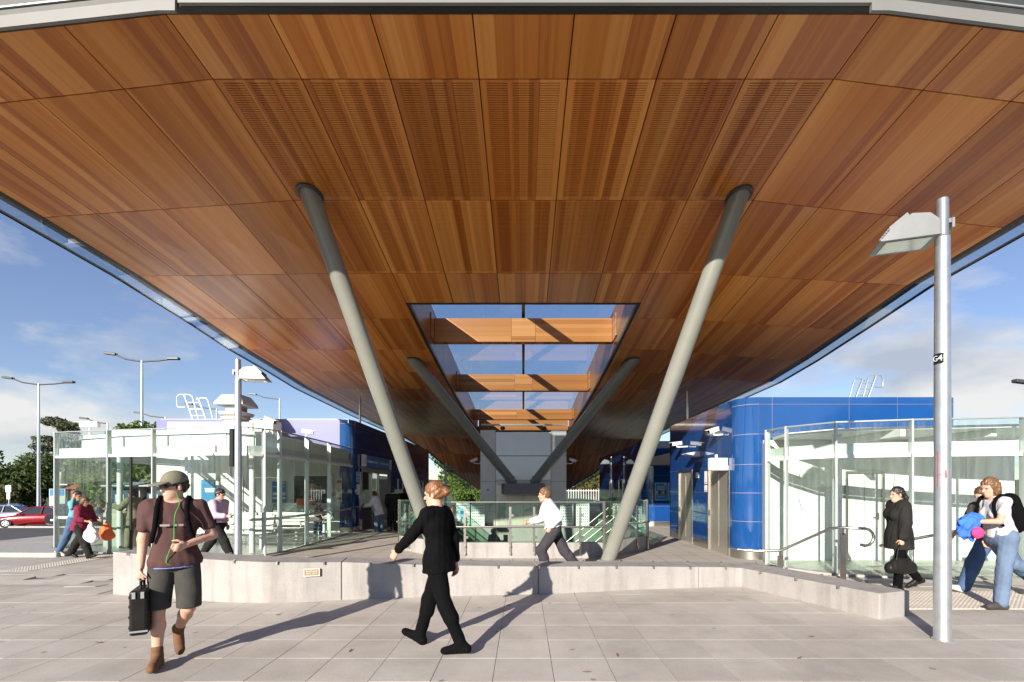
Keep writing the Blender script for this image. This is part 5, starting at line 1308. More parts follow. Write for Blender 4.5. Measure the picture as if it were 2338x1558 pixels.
# ================================================================== PEOPLE
# Each body is one surface grown from tapered limbs; clothes and hair are fitted surfaces over it.
def V3(*a): return np.array(a, dtype=np.float64)
class Field:
    def __init__(s, h): s.h = h; s.p = []; s.cuts = []; s.subs = []; s.noise = None
    def cone(s, a, b, r0, r1, k=.03, flat=None): s.p.append(('c', np.array(a, float), np.array(b, float), r0, r1, k, flat)); return s
    def ball(s, c, r, k=.02, M=None): s.p.append(('e', np.array(c, float), np.array(r if hasattr(r, '__len__') else (r, r, r), float), M, k)); return s
    def cut(s, p, n): s.cuts.append((np.array(p, float), np.array(n, float)/np.linalg.norm(n))); return s     # drop what lies on the +n side
    def carve(s, c, r, M=None): s.subs.append((np.array(c, float), np.array(r, float), M)); return s
    def mesh(s, name):
        lo, hi = [], []
        for q in s.p:
            if q[0] == 'c':
                r = max(q[3], q[4])*1.15; lo += [np.minimum(q[1], q[2])-r]; hi += [np.maximum(q[1], q[2])+r]
            else:
                r = q[2].max() if q[3] is not None else q[2]; lo += [q[1]-r]; hi += [q[1]+r]
        pad = s.h*4+.02
        lo = np.min(lo, 0)-pad; hi = np.max(hi, 0)+pad
        n = np.ceil((hi-lo)/s.h).astype(int)+1
        D = np.full(n, 0.25, np.float32)
        ax = [lo[i]+s.h*np.arange(n[i]) for i in range(3)]
        def block(a, b):
            i0 = np.clip(np.floor((a-lo)/s.h).astype(int), 0, n); i1 = np.clip(np.ceil((b-lo)/s.h).astype(int)+1, 0, n)
            sl = tuple(slice(i0[i], i1[i]) for i in range(3))
            return sl, ax[0][sl[0]][:, None, None], ax[1][sl[1]][None, :, None], ax[2][sl[2]][None, None, :]
        for q in s.p:
            k = q[5] if q[0] == 'c' else q[4]; m = k+s.h*3+.02
            if q[0] == 'c':
                _, a, b, r0, r1, k, flat = q; r = max(r0, r1)*1.1
                sl, X, Y, Z = block(np.minimum(a, b)-r-m, np.maximum(a, b)+r+m)
                px, py, pz = X-a[0], Y-a[1], Z-a[2]; d = b-a
                if flat is not None:                       # squash along a direction
                    fn, ff = flat; fn = fn/np.linalg.norm(fn); dt = px*fn[0]+py*fn[1]+pz*fn[2]; g_ = 1/ff-1
                    px, py, pz = px+dt*fn[0]*g_, py+dt*fn[1]*g_, pz+dt*fn[2]*g_
                    d = d+fn*np.dot(d, fn)*g_
                L2 = max(1e-9, np.dot(d, d)); t = np.clip((px*d[0]+py*d[1]+pz*d[2])/L2, 0, 1)
                e = np.sqrt((px-t*d[0])**2+(py-t*d[1])**2+(pz-t*d[2])**2)-(r0+(r1-r0)*t)
                if flat is not None: e = e*(.5+.5*flat[1])
            else:
                _, c, r, M, k = q; rm = r.max()
                sl, X, Y, Z = block(c-rm-m, c+rm+m)
                px, py, pz = X-c[0], Y-c[1], Z-c[2]
                if M is not None:
                    px, py, pz = (px*M[0][0]+py*M[0][1]+pz*M[0][2], px*M[1][0]+py*M[1][1]+pz*M[1][2], px*M[2][0]+py*M[2][1]+pz*M[2][2])
                qd = np.sqrt((px/r[0])**2+(py/r[1])**2+(pz/r[2])**2)
                e = (qd-1)*r.min()
            old = D[sl]; hh = np.clip(k-np.abs(old-e), 0, None)/max(k, 1e-6)
            D[sl] = np.minimum(old, e)-hh*hh*k*.25
        X, Y, Z = ax[0][:, None, None], ax[1][None, :, None], ax[2][None, None, :]
        if s.noise:
            amp, fr, sd = s.noise; rg = np.random.default_rng(sd); w_ = 0
            for q in range(5):
                f = rg.normal(size=3)*fr*(1+.6*q); f[2] *= .45; w_ = w_+np.sin(f[0]*X+f[1]*Y+f[2]*Z+rg.random()*6.28)/(1+.5*q)
            D = D+amp*w_
        for c, r, M in s.subs:
            px, py, pz = X-c[0], Y-c[1], Z-c[2]
            if M is not None: px, py, pz = (px*M[0][0]+py*M[0][1]+pz*M[0][2], px*M[1][0]+py*M[1][1]+pz*M[1][2], px*M[2][0]+py*M[2][1]+pz*M[2][2])
            e = (np.sqrt((px/r[0])**2+(py/r[1])**2+(pz/r[2])**2)-1)*r.min(); D = np.maximum(D, -e)
        for p, nn in s.cuts: D = np.maximum(D, (X-p[0])*nn[0]+(Y-p[1])*nn[1]+(Z-p[2])*nn[2])
        v, f = nets(D.astype(np.float32), lo, s.h)
        me = bpy.data.meshes.new(name); me.from_pydata(v.tolist(), [], f.tolist())
        me.polygons.foreach_set('use_smooth', [True]*len(f)); me.update()
        return me
def nets(D, lo, h):
    S = D < 0; n = D.shape
    c = [S[i:n[0]-1+i, j:n[1]-1+j, k:n[2]-1+k] for i in (0, 1) for j in (0, 1) for k in (0, 1)]
    cnt = sum(x.astype(np.int8) for x in c); act = (cnt > 0) & (cnt < 8)
    I = np.argwhere(act); vid_ = np.full(act.shape, -1, np.int64); vid_[act] = np.arange(len(I))
    P = np.zeros((len(I), 3)); W = np.zeros(len(I))
    offs = [(i, j, k) for i in (0, 1) for j in (0, 1) for k in (0, 1)]
    val = {o: D[I[:, 0]+o[0], I[:, 1]+o[1], I[:, 2]+o[2]].astype(float) for o in offs}
    for a in offs:
        for axx in range(3):
            if a[axx]: continue
            b = list(a); b[axx] = 1; b = tuple(b); va, vb = val[a], val[b]; m = (va < 0) != (vb < 0)
            t = np.where(m, va/np.where(m, va-vb, 1), 0); p = np.array(a, float)[None]+np.eye(3)[axx][None]*t[:, None]
            P[m] += p[m]; W[m] += 1
    P = (I+P/W[:, None])*h+lo
    F_ = []
    for axx in range(3):
        u, w_ = (axx+1) % 3, (axx+2) % 3
        A = [slice(None)]*3; B = [slice(None)]*3; A[axx] = slice(0, n[axx]-1); B[axx] = slice(1, n[axx])
        sa, sb = S[tuple(A)], S[tuple(B)]; E = np.argwhere(sa != sb)
        ok = (E[:, u] > 0) & (E[:, w_] > 0) & (E[:, u] < n[u]-1) & (E[:, w_] < n[w_]-1); E = E[ok]
        if not len(E): continue
        ins = sa[E[:, 0], E[:, 1], E[:, 2]]
        def g_(du, dw):
            q = E.copy(); q[:, u] += du; q[:, w_] += dw; return vid_[q[:, 0], q[:, 1], q[:, 2]]
        quad = np.stack([g_(-1, -1), g_(0, -1), g_(0, 0), g_(-1, 0)], 1); quad[~ins] = quad[~ins][:, ::-1]; F_.append(quad)
    return P, np.concatenate(F_)

def skin(name, c): 
    m = plain(name, c, .5, 0, .10, 14.0); b = m.node_tree.nodes['Principled BSDF']
    b.inputs['Subsurface Weight'].default_value = .12; b.inputs['Subsurface Radius'].default_value = (.012, .005, .003)
skin('skin_fair', (.56, .32, .23)); skin('skin_mid', (.42, .23, .15)); skin('skin_tan', (.30, .16, .10))
def cloth(name, c, rough=.9, bump=.25): plain(name, c, rough, 0, .16, 7.0, bump=bump, bscale=26, spec=.12)
for nm_, c_ in (('cloth_brown', (.088, .047, .044)), ('cloth_charcoal', (.060, .056, .050)), ('cloth_black', (.0025, .0025, .003)), ('cloth_coat', (.022, .021, .020)), ('cloth_white', (.66, .67, .70)),
                ('cloth_slate', (.050, .045, .052)), ('cloth_maroon', (.20, .025, .055)), ('cloth_teal', (.13, .33, .38)), ('cloth_denim', (.075, .125, .225)), ('cloth_denim_pale', (.125, .175, .26)), ('cloth_grey', (.52, .52, .54)),
                ('cloth_lilac', (.55, .43, .56)), ('cloth_khaki', (.24, .19, .14)), ('cloth_blue', (.05, .16, .62)), ('cloth_pink', (.80, .06, .20)), ('cloth_cap', (.19, .175, .125)), ('cloth_purple', (.09, .03, .09)), ('plastic_white', (.72, .73, .72)), ('leather_black', (.016, .015, .014)), ('leather_brown', (.16, .085, .05)), ('shoe_white', (.55, .52, .47)), ('undershirt', (.20, .26, .55)), ('print_dull', (.30, .26, .25)), ('cord_green', (.05, .45, .08))):
    cloth(nm_, c_)
MATS['leather_black'].node_tree.nodes['Principled BSDF'].inputs['Roughness'].default_value = .38
MATS['plastic_white'].node_tree.nodes['Principled BSDF'].inputs['Roughness'].default_value = .45
for nm_, c_ in (('hair_brown', (.085, .040, .018)), ('hair_dark', (.018, .012, .010)), ('hair_ginger', (.19, .080, .030)), ('hair_fair', (.15, .075, .032))):
    plain(nm_, c_, .42, 0, .45, 30.0, bump=.6, bscale=70, stretch=(1, 1, .12))

def rotm(yaw, pitch, roll=0):
    """rows are the head's own axes (forward, left, up) in body space; pitch > 0 looks down"""
    cy, sy, cp, sp = math.cos(yaw), math.sin(yaw), math.cos(pitch), math.sin(pitch)
    f = V3(cy*cp, sy*cp, -sp); l = V3(-sy, cy, 0); u = np.cross(f, l)
    return np.stack([f, l, u])
def person(label, pos, heading, H, pose, look, h=.012, group=None):
    """pose: legs/arms as (left, right). look: which clothes. Returns the body object and its joints in world space."""
    fem = look.get('fem', False); T = {}
    lean = R(pose.get('lean', 0)); tw = R(pose.get('twist', 0))
    hipw = .095; shw = (.150 if fem else .195)
    pel = V3(0, 0, .95)
    def sp(z, x=0, y=0):                        # a point up the spine, leaned and twisted
        q = (z-.95); f = max(0, min(1, q/.45)); a = tw*f
        xx, yy = x*math.cos(a)-y*math.sin(a), x*math.sin(a)+y*math.cos(a)
        return pel+V3(math.sin(lean)*q+xx*math.cos(lean), yy, math.cos(lean)*q-xx*math.sin(lean))
    J = {}
    for i, sd in ((0, 1), (1, -1)):
        a, k, fp = pose['legs'][i][:3]; ab = R(pose['legs'][i][3]) if len(pose['legs'][i]) > 3 else R(1.5)
        a, k, fp = R(a), R(k), R(fp)
        hip = pel+V3(0, sd*hipw, -.03)
        knee = hip+.43*V3(math.sin(a), sd*math.sin(ab), -math.cos(a)); si = R(pose['legs'][i][4]) if len(pose['legs'][i]) > 4 else -ab*.3; ank = knee+.42*V3(math.sin(a-k)*math.cos(si), -sd*math.sin(si), -math.cos(a-k)*math.cos(si))
        toe = ank+V3(math.cos(fp)*.165, sd*.02, math.sin(fp)*.165)+V3(.035*math.sin(fp), 0, -.035*math.cos(fp)); heel = ank+V3(-.045*math.cos(fp), 0, -.045*math.sin(fp))+V3(.045*math.sin(fp), 0, -.045*math.cos(fp))
        J['hip', i], J['knee', i], J['ank', i], J['toe', i], J['heel', i] = hip, knee, ank, toe, heel
        s, ab, e, inn = [R(q) for q in pose['arms'][i][:4]]
        sh = sp(1.415, 0, sd*shw)
        fwd = V3(math.cos(tw), math.sin(tw), 0); lft = V3(-math.sin(tw), math.cos(tw), 0)
        el = sh+.285*(fwd*math.sin(s)*math.cos(ab)+lft*sd*math.sin(ab)+V3(0, 0, -math.cos(s)*math.cos(ab)))
        fd = fwd*math.sin(s+e)*math.cos(inn)-lft*sd*math.sin(inn)+V3(0, 0, -math.cos(s+e)*math.cos(inn))
        wr_ = el+.25*fd
        J['sh', i], J['el', i], J['wr', i], J['fd', i] = sh, el, wr_, fd
        nn = -lft*sd; nn = nn-fd*np.dot(nn, fd)
        if np.linalg.norm(nn) < .2: nn = V3(0, 0, -1)-fd*np.dot(V3(0, 0, -1), fd)
        nn /= np.linalg.norm(nn); th = np.cross(fd, nn)
        if np.dot(th, fwd+V3(0, 0, .6)) < 0: th = -th
        J['pn', i], J['tn', i] = nn, th; J['hand', i] = wr_+fd*.10+nn*.02
    low = min(min(J['toe', i][2]-.030, J['heel', i][2]-.034) for i in (0, 1))
    nk = sp(1.47); hc = sp(1.60, .015); HM = rotm(R(pose.get('yaw', 0)), R(pose.get('nod', 0))+lean*.4)
    def hp(x, y, z): return hc+HM[0]*x+HM[1]*y+HM[2]*z
    fx = V3(1, 0, 0); T['J'] = J
    # ---- the body
    B = Field(h); ch = .138 if fem else .165
    B.cone(sp(1.06), sp(1.30), .116 if fem else .14, ch, .05, (fx, .70)); B.cone(sp(1.30), sp(1.38), ch, .12, .05, (fx, .68))
    B.cone(sp(1.40, 0, shw*.70), sp(1.40, 0, -shw*.70), .052, .052, .05); hb_ = .135 if fem else .118; B.cone(sp(.94, 0, .05), sp(.94, 0, -.05), hb_, hb_, .04, (fx, .82)); B.cone(sp(.95), sp(1.08), hb_, .125, .05, (fx, .75))
    if fem:
        for sd in (1, -1): B.ball(sp(1.27, .085, sd*.07), .062, .04)
    B.cone(sp(1.40, -.01), hp(-.012, 0, -.05), .062, .052, .03)
    B.ball(hp(-.010, 0, .035), (.098, .076, .098), .02, HM); B.ball(hp(.026, 0, -.04), (.064, .056, .078), .03, HM); B.ball(hp(.062, 0, -.098), (.028, .028, .024), .03, HM)
    B.cone(hp(.083, 0, .008), hp(.108, 0, -.030), .009, .014, .012); B.ball(hp(.074, 0, .026), (.022, .052, .012), .02, HM)
    B.ball(hp(.088, 0, -.066), (.012, .022, .012), .008, HM)
    for sd in (1, -1): B.ball(hp(-.005, sd*.078, -.012), (.018, .010, .031), .006, HM)
    for i in (0, 1):
        B.cone(J['hip', i], J['knee', i], .088, .054, .04); m_ = J['knee', i]+(J['ank', i]-J['knee', i])*.32; bk_ = np.cross(V3(0, 1, 0), J['ank', i]-J['knee', i]); bk_ = bk_/np.linalg.norm(bk_)*.012; J['calf', i] = m_+bk_
        B.cone(J['knee', i], m_+bk_, .052, .055, .012); B.cone(m_+bk_, J['ank', i], .054, .034, .03)
        B.cone(J['ank', i], J['heel', i], .036, .034, .02); B.cone(J['heel', i], J['toe', i], .034, .027, .03)
        q_ = .007 if fem else 0; B.cone(J['sh', i], J['el', i], .052-q_, .041-q_*.6, .04); B.cone(J['el', i], J['wr', i], .043-q_*.6, .027, .02)
        fd, nn, th, w0 = J['fd', i], J['pn', i], J['tn', i], J['wr', i]; cl = pose['arms'][i][4] if len(pose['arms'][i]) > 4 else .35
        B.cone(w0, w0+fd*.075, .026, .040, .012, (nn, .55))
        for q, (off, ln) in enumerate(((.030, .078), (.010, .086), (-.010, .080), (-.029, .064))):
            k0 = w0+fd*.082+th*off; a1 = cl*.9+.05*q; a2 = cl*2.0+.1
            k1 = k0+(fd*math.cos(a1)+nn*math.sin(a1))*ln*.52; k2 = k1+(fd*math.cos(a1+a2)+nn*math.sin(a1+a2))*ln*.48
            B.cone(k0-fd*.02, k1, .0098, .0088, .004); B.cone(k1, k2, .0088, .0076, .004)
        t0 = w0+fd*.028+th*.030; t1 = t0+(fd*.7+th*.6+nn*.35*(.5+cl))*.045; B.cone(t0, t1, .013, .0105, .008); B.cone(t1, t1+(fd*.9+nn*(.2+.8*cl))*.032, .0105, .0085, .004)
    bm_ = B.mesh('person'); bm_.materials.append(MATS[look['skin']])
    sc = H/1.745
    body = bpy.data.objects.new('person', bm_); COL.objects.link(body)
    body.location = (pos[0], pos[1], pos[2]-low*sc); body.rotation_euler = (0, 0, heading); body.scale = (sc,)*3
    tag(body, label, 'person', group)
    def wear(fld, name, mat, lab=None):
        me = fld.mesh(name); me.materials.append(MATS[mat]); o = bpy.data.objects.new(name, me); COL.objects.link(o); o.parent = body
        return o
    # ---- clothes
    def trunk(f, g, hem, top=1.445, hipg=None):
        hg = g if hipg is None else hipg
        f.cone(sp(1.06), sp(1.30), (.116 if fem else .14)+g, ch+g, .05, (fx, .72)); f.cone(sp(1.30), sp(1.38), ch+g, .12+g, .05, (fx, .70))
        f.cone(sp(1.40, 0, shw*.72), sp(1.40, 0, -shw*.72), .056+g*.8, .056+g*.8, .05)
        f.cone(sp(1.08), sp(max(hem+.05, .90)), .138+hg, (.168 if fem else .190)+hg, .05, (fx, .80))
        if fem:
            for sd in (1, -1): f.ball(sp(1.27, .085, sd*.07), .062+g*.8, .05)
        if hem < .86: f.cone(sp(.92), sp(hem), .165+hg, .185+hg, .05, (fx, .80))
        f.cut(sp(hem), -(sp(1.1)-sp(.95))); f.carve(sp(1.50, .022), (.085, .078, .062) if not fem else (.10, .088, .075))
    up_ = look.get('top')
    if up_:
        mat, slv, g, hem = up_
        f = Field(h); trunk(f, g, hem)
        for i in (0, 1):
            sh, el, wr_ = J['sh', i], J['el', i], J['wr', i]
            if slv <= 1: f.cone(sh, sh+(el-sh)*slv, .054+g*.9, .046+g*.95, .04)
            else: q_ = .007 if fem else 0; f.cone(sh, el, .054-q_+g, .046-q_*.6+g, .04); f.cone(el, el+(wr_-el)*(slv-1), .046-q_*.6+g, .032+g*.9, .02)
        f.noise = (.0040, 24, sum(map(ord, label)) % 97); wear(f, look.get('top_name', 'shirt'), mat)
    bt = look.get('bottom')
    if bt:
        mat, ln, g, flare = bt
        hq = .137 if fem else .122; f = Field(h); f.cone(sp(.94, 0, .05), sp(.94, 0, -.05), hq+g, hq+g, .04, (fx, .86)); f.cone(sp(.95), sp(1.03), hq+.005+g, hq+g, .04, (fx, .80))
        for i in (0, 1):
            hip, kn, an = J['hip', i], J['knee', i], J['ank', i]
            f.cone(hip, kn if ln >= 1 else hip+(kn-hip)*(ln+.16), .092+g, ((.060 if fem else .068)+g+flare*.4) if ln >= 1 else .078+g+flare, .04 if ln >= 1 else .014)
            if ln > 1: f.cone(kn, J['calf', i], (.059 if fem else .064)+g, (.065 if fem else .066)+g, .02)
            if ln > 1: f.cone(kn, kn+(an-kn)*(ln-1), (.060 if fem else .068)+g+flare*.4, .042+g+flare, .03)
        f.cut(sp(1.055), sp(1.1)-sp(.95))
        if ln < 1: f.cut(J['hip', 1]+(J['knee', 1]-J['hip', 1])*ln, V3(0, 0, -1))
        f.noise = (.0028, 21, 5+sum(map(ord, label)) % 89)
        wear(f, 'shorts' if ln < 1.2 else 'trousers', mat)
    for i in (0, 1):
        if look.get('shoe'):
            f = Field(h*.9); f.cone(J['ank', i]+(J['knee', i]-J['ank', i])*look.get('boot', .06), J['heel', i], .046, .043, .02); f.cone(J['heel', i], J['toe', i], .043, .038, .03); f.cone(J['ank', i]+(J['knee', i]-J['ank', i])*.02, J['ank', i]*.35+J['toe', i]*.65, .042, .034, .03); f.cone(J['toe', i], J['toe', i]+(J['toe', i]-J['heel', i])*.12, .037, .031, .02)
            d_ = J['toe', i]-J['heel', i]; sole = np.cross(d_, V3(0, 1, 0)); sole = sole/np.linalg.norm(sole); sole = sole if sole[2] < 0 else -sole
            f.cut((J['heel', i]+J['toe', i])/2+sole*.033, sole); wear(f, 'shoe', look['shoe'])
    # ---- hair and headgear
    hr = look.get('hair')
    if hr:
        mat, style = hr; f = Field(h*.8)
        f.ball(hp(-.014, 0, .042 if not look.get('cap') else .028), (.104, .085, .102) if not look.get('cap') else (.098, .082, .085), .02, HM)
        if style in ('long', 'tail', 'bun'): f.ball(hp(-.045, 0, .008), (.062, .074, .066), .03, HM)
        if style == 'short': f.ball(hp(-.05, 0, 0), (.060, .078, .070), .03, HM)
        if style == 'bob':
            f.ball(hp(-.03, 0, -.03), (.085, .095, .115), .03, HM)
        if style == 'bun': f.ball(hp(-.125, 0, .015), (.045, .048, .045), .012, HM)
        if style == 'tail': f.cone(hp(-.105, 0, .02), hp(-.14, 0, -.06), .030, .034, .02); f.cone(hp(-.14, 0, -.06), hp(-.12, 0, -.24), .034, .018, .02)
        if style == 'long': f.cone(hp(-.07, 0, -.03), hp(-.09, 0, -.20), .075, .055, .03, (HM[0], .6))
        f.carve(hp(.085, 0, -.035), (.080, .085, .092), HM)
        f.noise = (.0034, 70, 3); wear(f, 'hair', mat)
    if look.get('cap'):
        f = Field(h*.7); f.ball(hp(-.008, 0, .045), (.112, .092, .098), .02, HM); f.cut(hp(0, 0, .030), -HM[2]*1.0-HM[0]*.15)
        f2 = f.mesh('cap'); f2.materials.append(MATS['cloth_cap']); o = bpy.data.objects.new('cap', f2); COL.objects.link(o); o.parent = body
        f = Field(h*.6); f.ball(hp(.115, 0, .036), (.085, .078, .014), .01, rotm(R(pose.get('yaw', 0)), R(pose.get('nod', 0)+10)))
        o2 = wear(f, 'brim', 'cloth_cap'); o2.parent = o
    if look.get('glasses'):
        f = Field(.005)
        for sd in (1, -1): f.ball(hp(.088, sd*.034, .006), (.016, .034, .019), .006, HM); f.cone(hp(.075, sd*.066, .010), hp(-.005, sd*.082, .006), .006, .005, .006)
        f.cone(hp(.098, .012, .010), hp(.098, -.012, .010), .006, .006, .006); wear(f, 'sunglasses', 'screen_black')
    elif h < .02:
        for sd in (1, -1):
            f = Field(.004); f.ball(hp(.080, sd*.031, .006), (.012, .013, .010), .002, HM); wear(f, 'eye', 'hair_dark')
            f = Field(.004); f.cone(hp(.088, sd*.018, .026), hp(.078, sd*.048, .024), .005, .004, .002); wear(f, 'eyebrow', hr[0] if hr else 'hair_dark')
    if look.get('belt'):
        f = Field(h); f.cone(sp(1.0), sp(1.03), .150, .148, .01, (fx, .80)); f.cut(sp(1.035), V3(0, 0, 1)); f.cut(sp(.995), V3(0, 0, -1)); wear(f, 'belt', 'leather_black')
    if look.get('hem'):
        f = Field(h); f.cone(sp(.84), sp(.93), .194, .194, .01, (fx, .80)); f.cut(sp(.90), V3(0, 0, 1)); f.cut(sp(.868), V3(0, 0, -1)); wear(f, 'undershirt', 'undershirt')
    if look.get('straps'):
        for sd in (1, -1):
            f = Field(h*.8); y_ = sd*.115
            pts = [sp(1.12, .105, y_*1.35), sp(1.22, .135, y_*1.12), sp(1.32, .140, y_), sp(1.41, .118, y_*.95), sp(1.475, .062, y_*.92), sp(1.498, -.005, y_*.92), sp(1.46, -.09, y_), sp(1.36, -.15, y_)]
            for a, b in zip(pts, pts[1:]): f.cone(a, b, .020, .020, .004)
            wear(f, 'backpack_strap', 'cloth_black')
    def W(p): return Vector(body.location)+Matrix.Rotation(heading, 3, 'Z') @ (Vector(p)*sc)
    T['W'] = W; T['sp'] = sp; T['hp'] = hp; T['sc'] = sc; T['body'] = body
    T['hand'] = [W(J['hand', i]) for i in (0, 1)]; T['fd'] = [Matrix.Rotation(heading, 3, 'Z') @ Vector(J['fd', i]) for i in (0, 1)]
    return T

def held(name, label, cat, fld, mat, M, extra=()):
    """a soft thing made as one surface, placed by matrix M; extra = (part name, field, material)"""
    t = thing(name, label, cat, M.translation)
    for nm, f, mt in ((None, fld, mat),)+tuple(extra):
        me = f.mesh(nm or 'bag_body'); me.transform(M); me.materials.append(MATS[mt]); link(nm or 'bag_body', me, t)
    return t
def place(p, rz=0): return Matrix.Translation(Vector(p)) @ Matrix.Rotation(rz, 4, 'Z')
deg = R
# 1 man in the brown shirt
p1 = person('man in brown t-shirt, olive cap and dark shorts carrying a black case', (-3.20, 4.44, 0), deg(-58), 1.76,
    dict(legs=[(14, 62, -58, 2, 14), (7, 5, 0, 3)], arms=[(-4, 18, 74, 42, .9), (2, 7, 6, -2, 1.1)], lean=2, yaw=-58, nod=6, twist=-6),
    dict(skin='skin_fair', top=('cloth_brown', .66, .014, .885), top_name='t_shirt', bottom=('cloth_charcoal', .96, .010, .006), shoe='leather_brown', boot=.20, hair=('hair_dark', 'short'), cap=True, glasses=True, straps=True, hem=True), h=.0085)
# printed chest line and earphone cord
W, sp = p1['W'], p1['sp']
cord = MB(); pts = [p1['hp'](.03, .07, -.05), sp(1.45, .09, .05), sp(1.36, .165, .03), sp(1.25, .18, .02), sp(1.13, .17, .01), sp(1.02, .165, -.03), sp(.94, .17, -.05), sp(.90, .16, -.01)]

def smooth_path(P, n=6):
    P = [Vector(p) for p in P]; out = []
    for i in range(len(P)-1):
        p0, p1_, p2_, p3_ = P[max(0, i-1)], P[i], P[i+1], P[min(len(P)-1, i+2)]
        for k in range(n):
            t = k/n; out.append(.5*((2*p1_)+(p2_-p0)*t+(2*p0-5*p1_+4*p2_-p3_)*t*t+(3*p1_-p0-3*p2_+p3_)*t**3))
    return out+[P[-1]]
cord.tube(smooth_path([W(p) for p in pts]), .0032, 6); co = cord.build('earphone_cord', 'cord_green'); co.parent = p1['body']; co.matrix_parent_inverse = (Matrix.Translation(p1['body'].location) @ Matrix.Rotation(deg(-58), 4, 'Z') @ Matrix.Scale(p1['sc'], 4)).inverted()
inv1 = co.matrix_parent_inverse.copy()
for y0, y1 in ((-.085, -.015), (.02, .085)):
    b_ = MB(); q = []
    for k in range(5):
        y = lerp(y0, y1, k/4); x = .158+.012-.6*y*y
        q += [W(sp(1.252, x-.006, y)), W(sp(1.270, x-.006, y))]
    b_.add(q, [(2*k, 2*k+2, 2*k+3, 2*k+1) for k in range(4)], True); o = b_.build('shirt_print', 'print_dull'); o.parent = p1['body']; o.matrix_parent_inverse = inv1
hnd = p1['hand'][1]
cs = thing('hard_case', 'black ribbed hard case hanging from the capped man\'s hand', 'case', (hnd.x, hnd.y, hnd.z-.44))
ch_, sh_ = math.cos(deg(-62)), math.sin(deg(-62))
def case_part(b_, name, mat, par, bevel=0.0):       # long side along the way he walks
    b_.v = [(hnd.x+p[1]*ch_-p[0]*sh_, hnd.y+p[1]*sh_+p[0]*ch_, hnd.z+p[2]) for p in b_.v]; b_.f = [tuple(reversed(q)) for q in b_.f]
    return b_.build(name, mat, par, bevel=bevel)
b_ = MB(); b_.box(-.065, .065, -.17, .17, -.46, -.075); shell = case_part(b_, 'shell', 'leather_black', cs, .022)
for z in (-.39, -.30, -.21, -.13):
    b_ = MB(); b_.box(-.070, .070, -.155, .155, z-.012, z+.012); case_part(b_, 'rib', 'leather_black', shell, .004)
b_ = MB(); b_.tube([(0, -.07, -.08), (0, -.062, -.014), (0, .062, -.014), (0, .07, -.08)], .011, 8); case_part(b_, 'handle', 'leather_black', cs)
b_ = MB(); b_.box(-.066, .066, .1705, .174, -.43, -.415); case_part(b_, 'seam', 'alu_grey', cs)
for x in (-.03, .03):
    b_ = MB(); b_.box(x-.012, x+.012, .17, .18, -.14, -.085); case_part(b_, 'latch', 'alu_grey', cs)
# 2 woman in black
p2 = person('woman dressed all in black with auburn bun striding across the plaza', (-.84, 4.80, 0), deg(166), 1.70,
    dict(legs=[(-15, 10, -10), (20, 4, 18)], arms=[(36, 10, 12, 2, .35), (-16, 8, 10, 2, .3)], lean=3, yaw=4, nod=6, twist=-14),
    dict(fem=True, skin='skin_fair', top=('cloth_black', 1.86, .016, .82), top_name='jumper', bottom=('cloth_black', 1.97, .012, .004), shoe='cloth_black', boot=.12, hair=('hair_ginger', 'bun')), h=.0085)
# 3 running man
p3 = person('man in white shirt and slate trousers hurrying past the stair well', (.58, 9.1, gz(0, 9.1)), deg(176), 1.78,
    dict(legs=[(34, 52, -10), (-26, 14, -40)], arms=[(-38, 12, 74, 12, .8), (16, 10, 60, 10, .8)], lean=15, nod=-4, twist=10),
    dict(skin='skin_fair', top=('cloth_white', 1.80, .030, .98), bottom=('cloth_slate', 1.93, .022, .012), shoe='leather_black', hair=('hair_fair', 'short'), belt=True), h=.011)
# 4 woman in dark coat
p4 = person('woman in black coat with long ponytail carrying a handbag past the entrance', (5.86, 7.55, 0), deg(176), 1.63,
    dict(legs=[(8, 4, 0), (-20, 14, -26)], arms=[(4, 10, 6, 0, 1.0), (-14, 10, 18, 0, .4)], lean=1, nod=3),
    dict(fem=True, skin='skin_fair', top=('cloth_coat', 1.88, .048, .70), top_name='coat', bottom=('cloth_black', 1.97, .014, .006), shoe='leather_black', hair=('hair_dark', 'tail')), h=.011)
hd4 = p4['hand'][0]
f = Field(.010); f.ball((0, 0, -.32), (.20, .085, .115), .02); f.cone((-.17, 0, -.37), (.17, 0, -.37), .075, .075, .05); f.noise = (.003, 22, 4)
f2 = Field(.008)
for sd in (-1, 1):
    pp_ = [(-.10, sd*.03, -.24), (-.06, sd*.02, -.06), (0, 0, 0), (.06, sd*.02, -.06), (.10, sd*.03, -.24)]
    for a, b in zip(pp_, pp_[1:]): f2.cone(a, b, .011, .011, .004)
held('handbag', 'black leather handbag in the coated woman\'s hand', 'handbag', f, 'leather_black', place(hd4, deg(5)), (('handle', f2, 'leather_black'),))
# 5 and 6 at the right edge
p5 = person('woman in grey t-shirt and jeans with a backpack rushing past the lamp post', (6.42, 6.5, 0), deg(182), 1.77,
    dict(legs=[(10, 4, 0), (-36, 34, -46)], arms=[(26, 8, 62, 12, .8), (-22, 10, 30, 5, .4)], lean=12, nod=8),
    dict(fem=True, skin='skin_fair', top=('cloth_grey', .55, .010, .95), top_name='t_shirt', bottom=('cloth_denim_pale', 1.97, .012, .022), shoe='cloth_charcoal', hair=('hair_fair', 'bob'), straps=True, belt=True), h=.0095)
Wd, sp5 = p5['W'], p5['sp']
f = Field(.012); f.cone(sp5(1.08, -.21), sp5(1.36, -.21), .14, .12, .04, (V3(1, 0, 0), .75)); f.cone(sp5(1.08, -.30), sp5(1.20, -.30), .09, .08, .03); f.noise = (.003, 20, 8)
me = f.mesh('pack_body'); me.materials.append(MATS['cloth_black'])
bp5 = thing('backpack', 'black backpack worn by the woman in the grey t-shirt', 'backpack', Wd(sp5(1.2, -.2)))
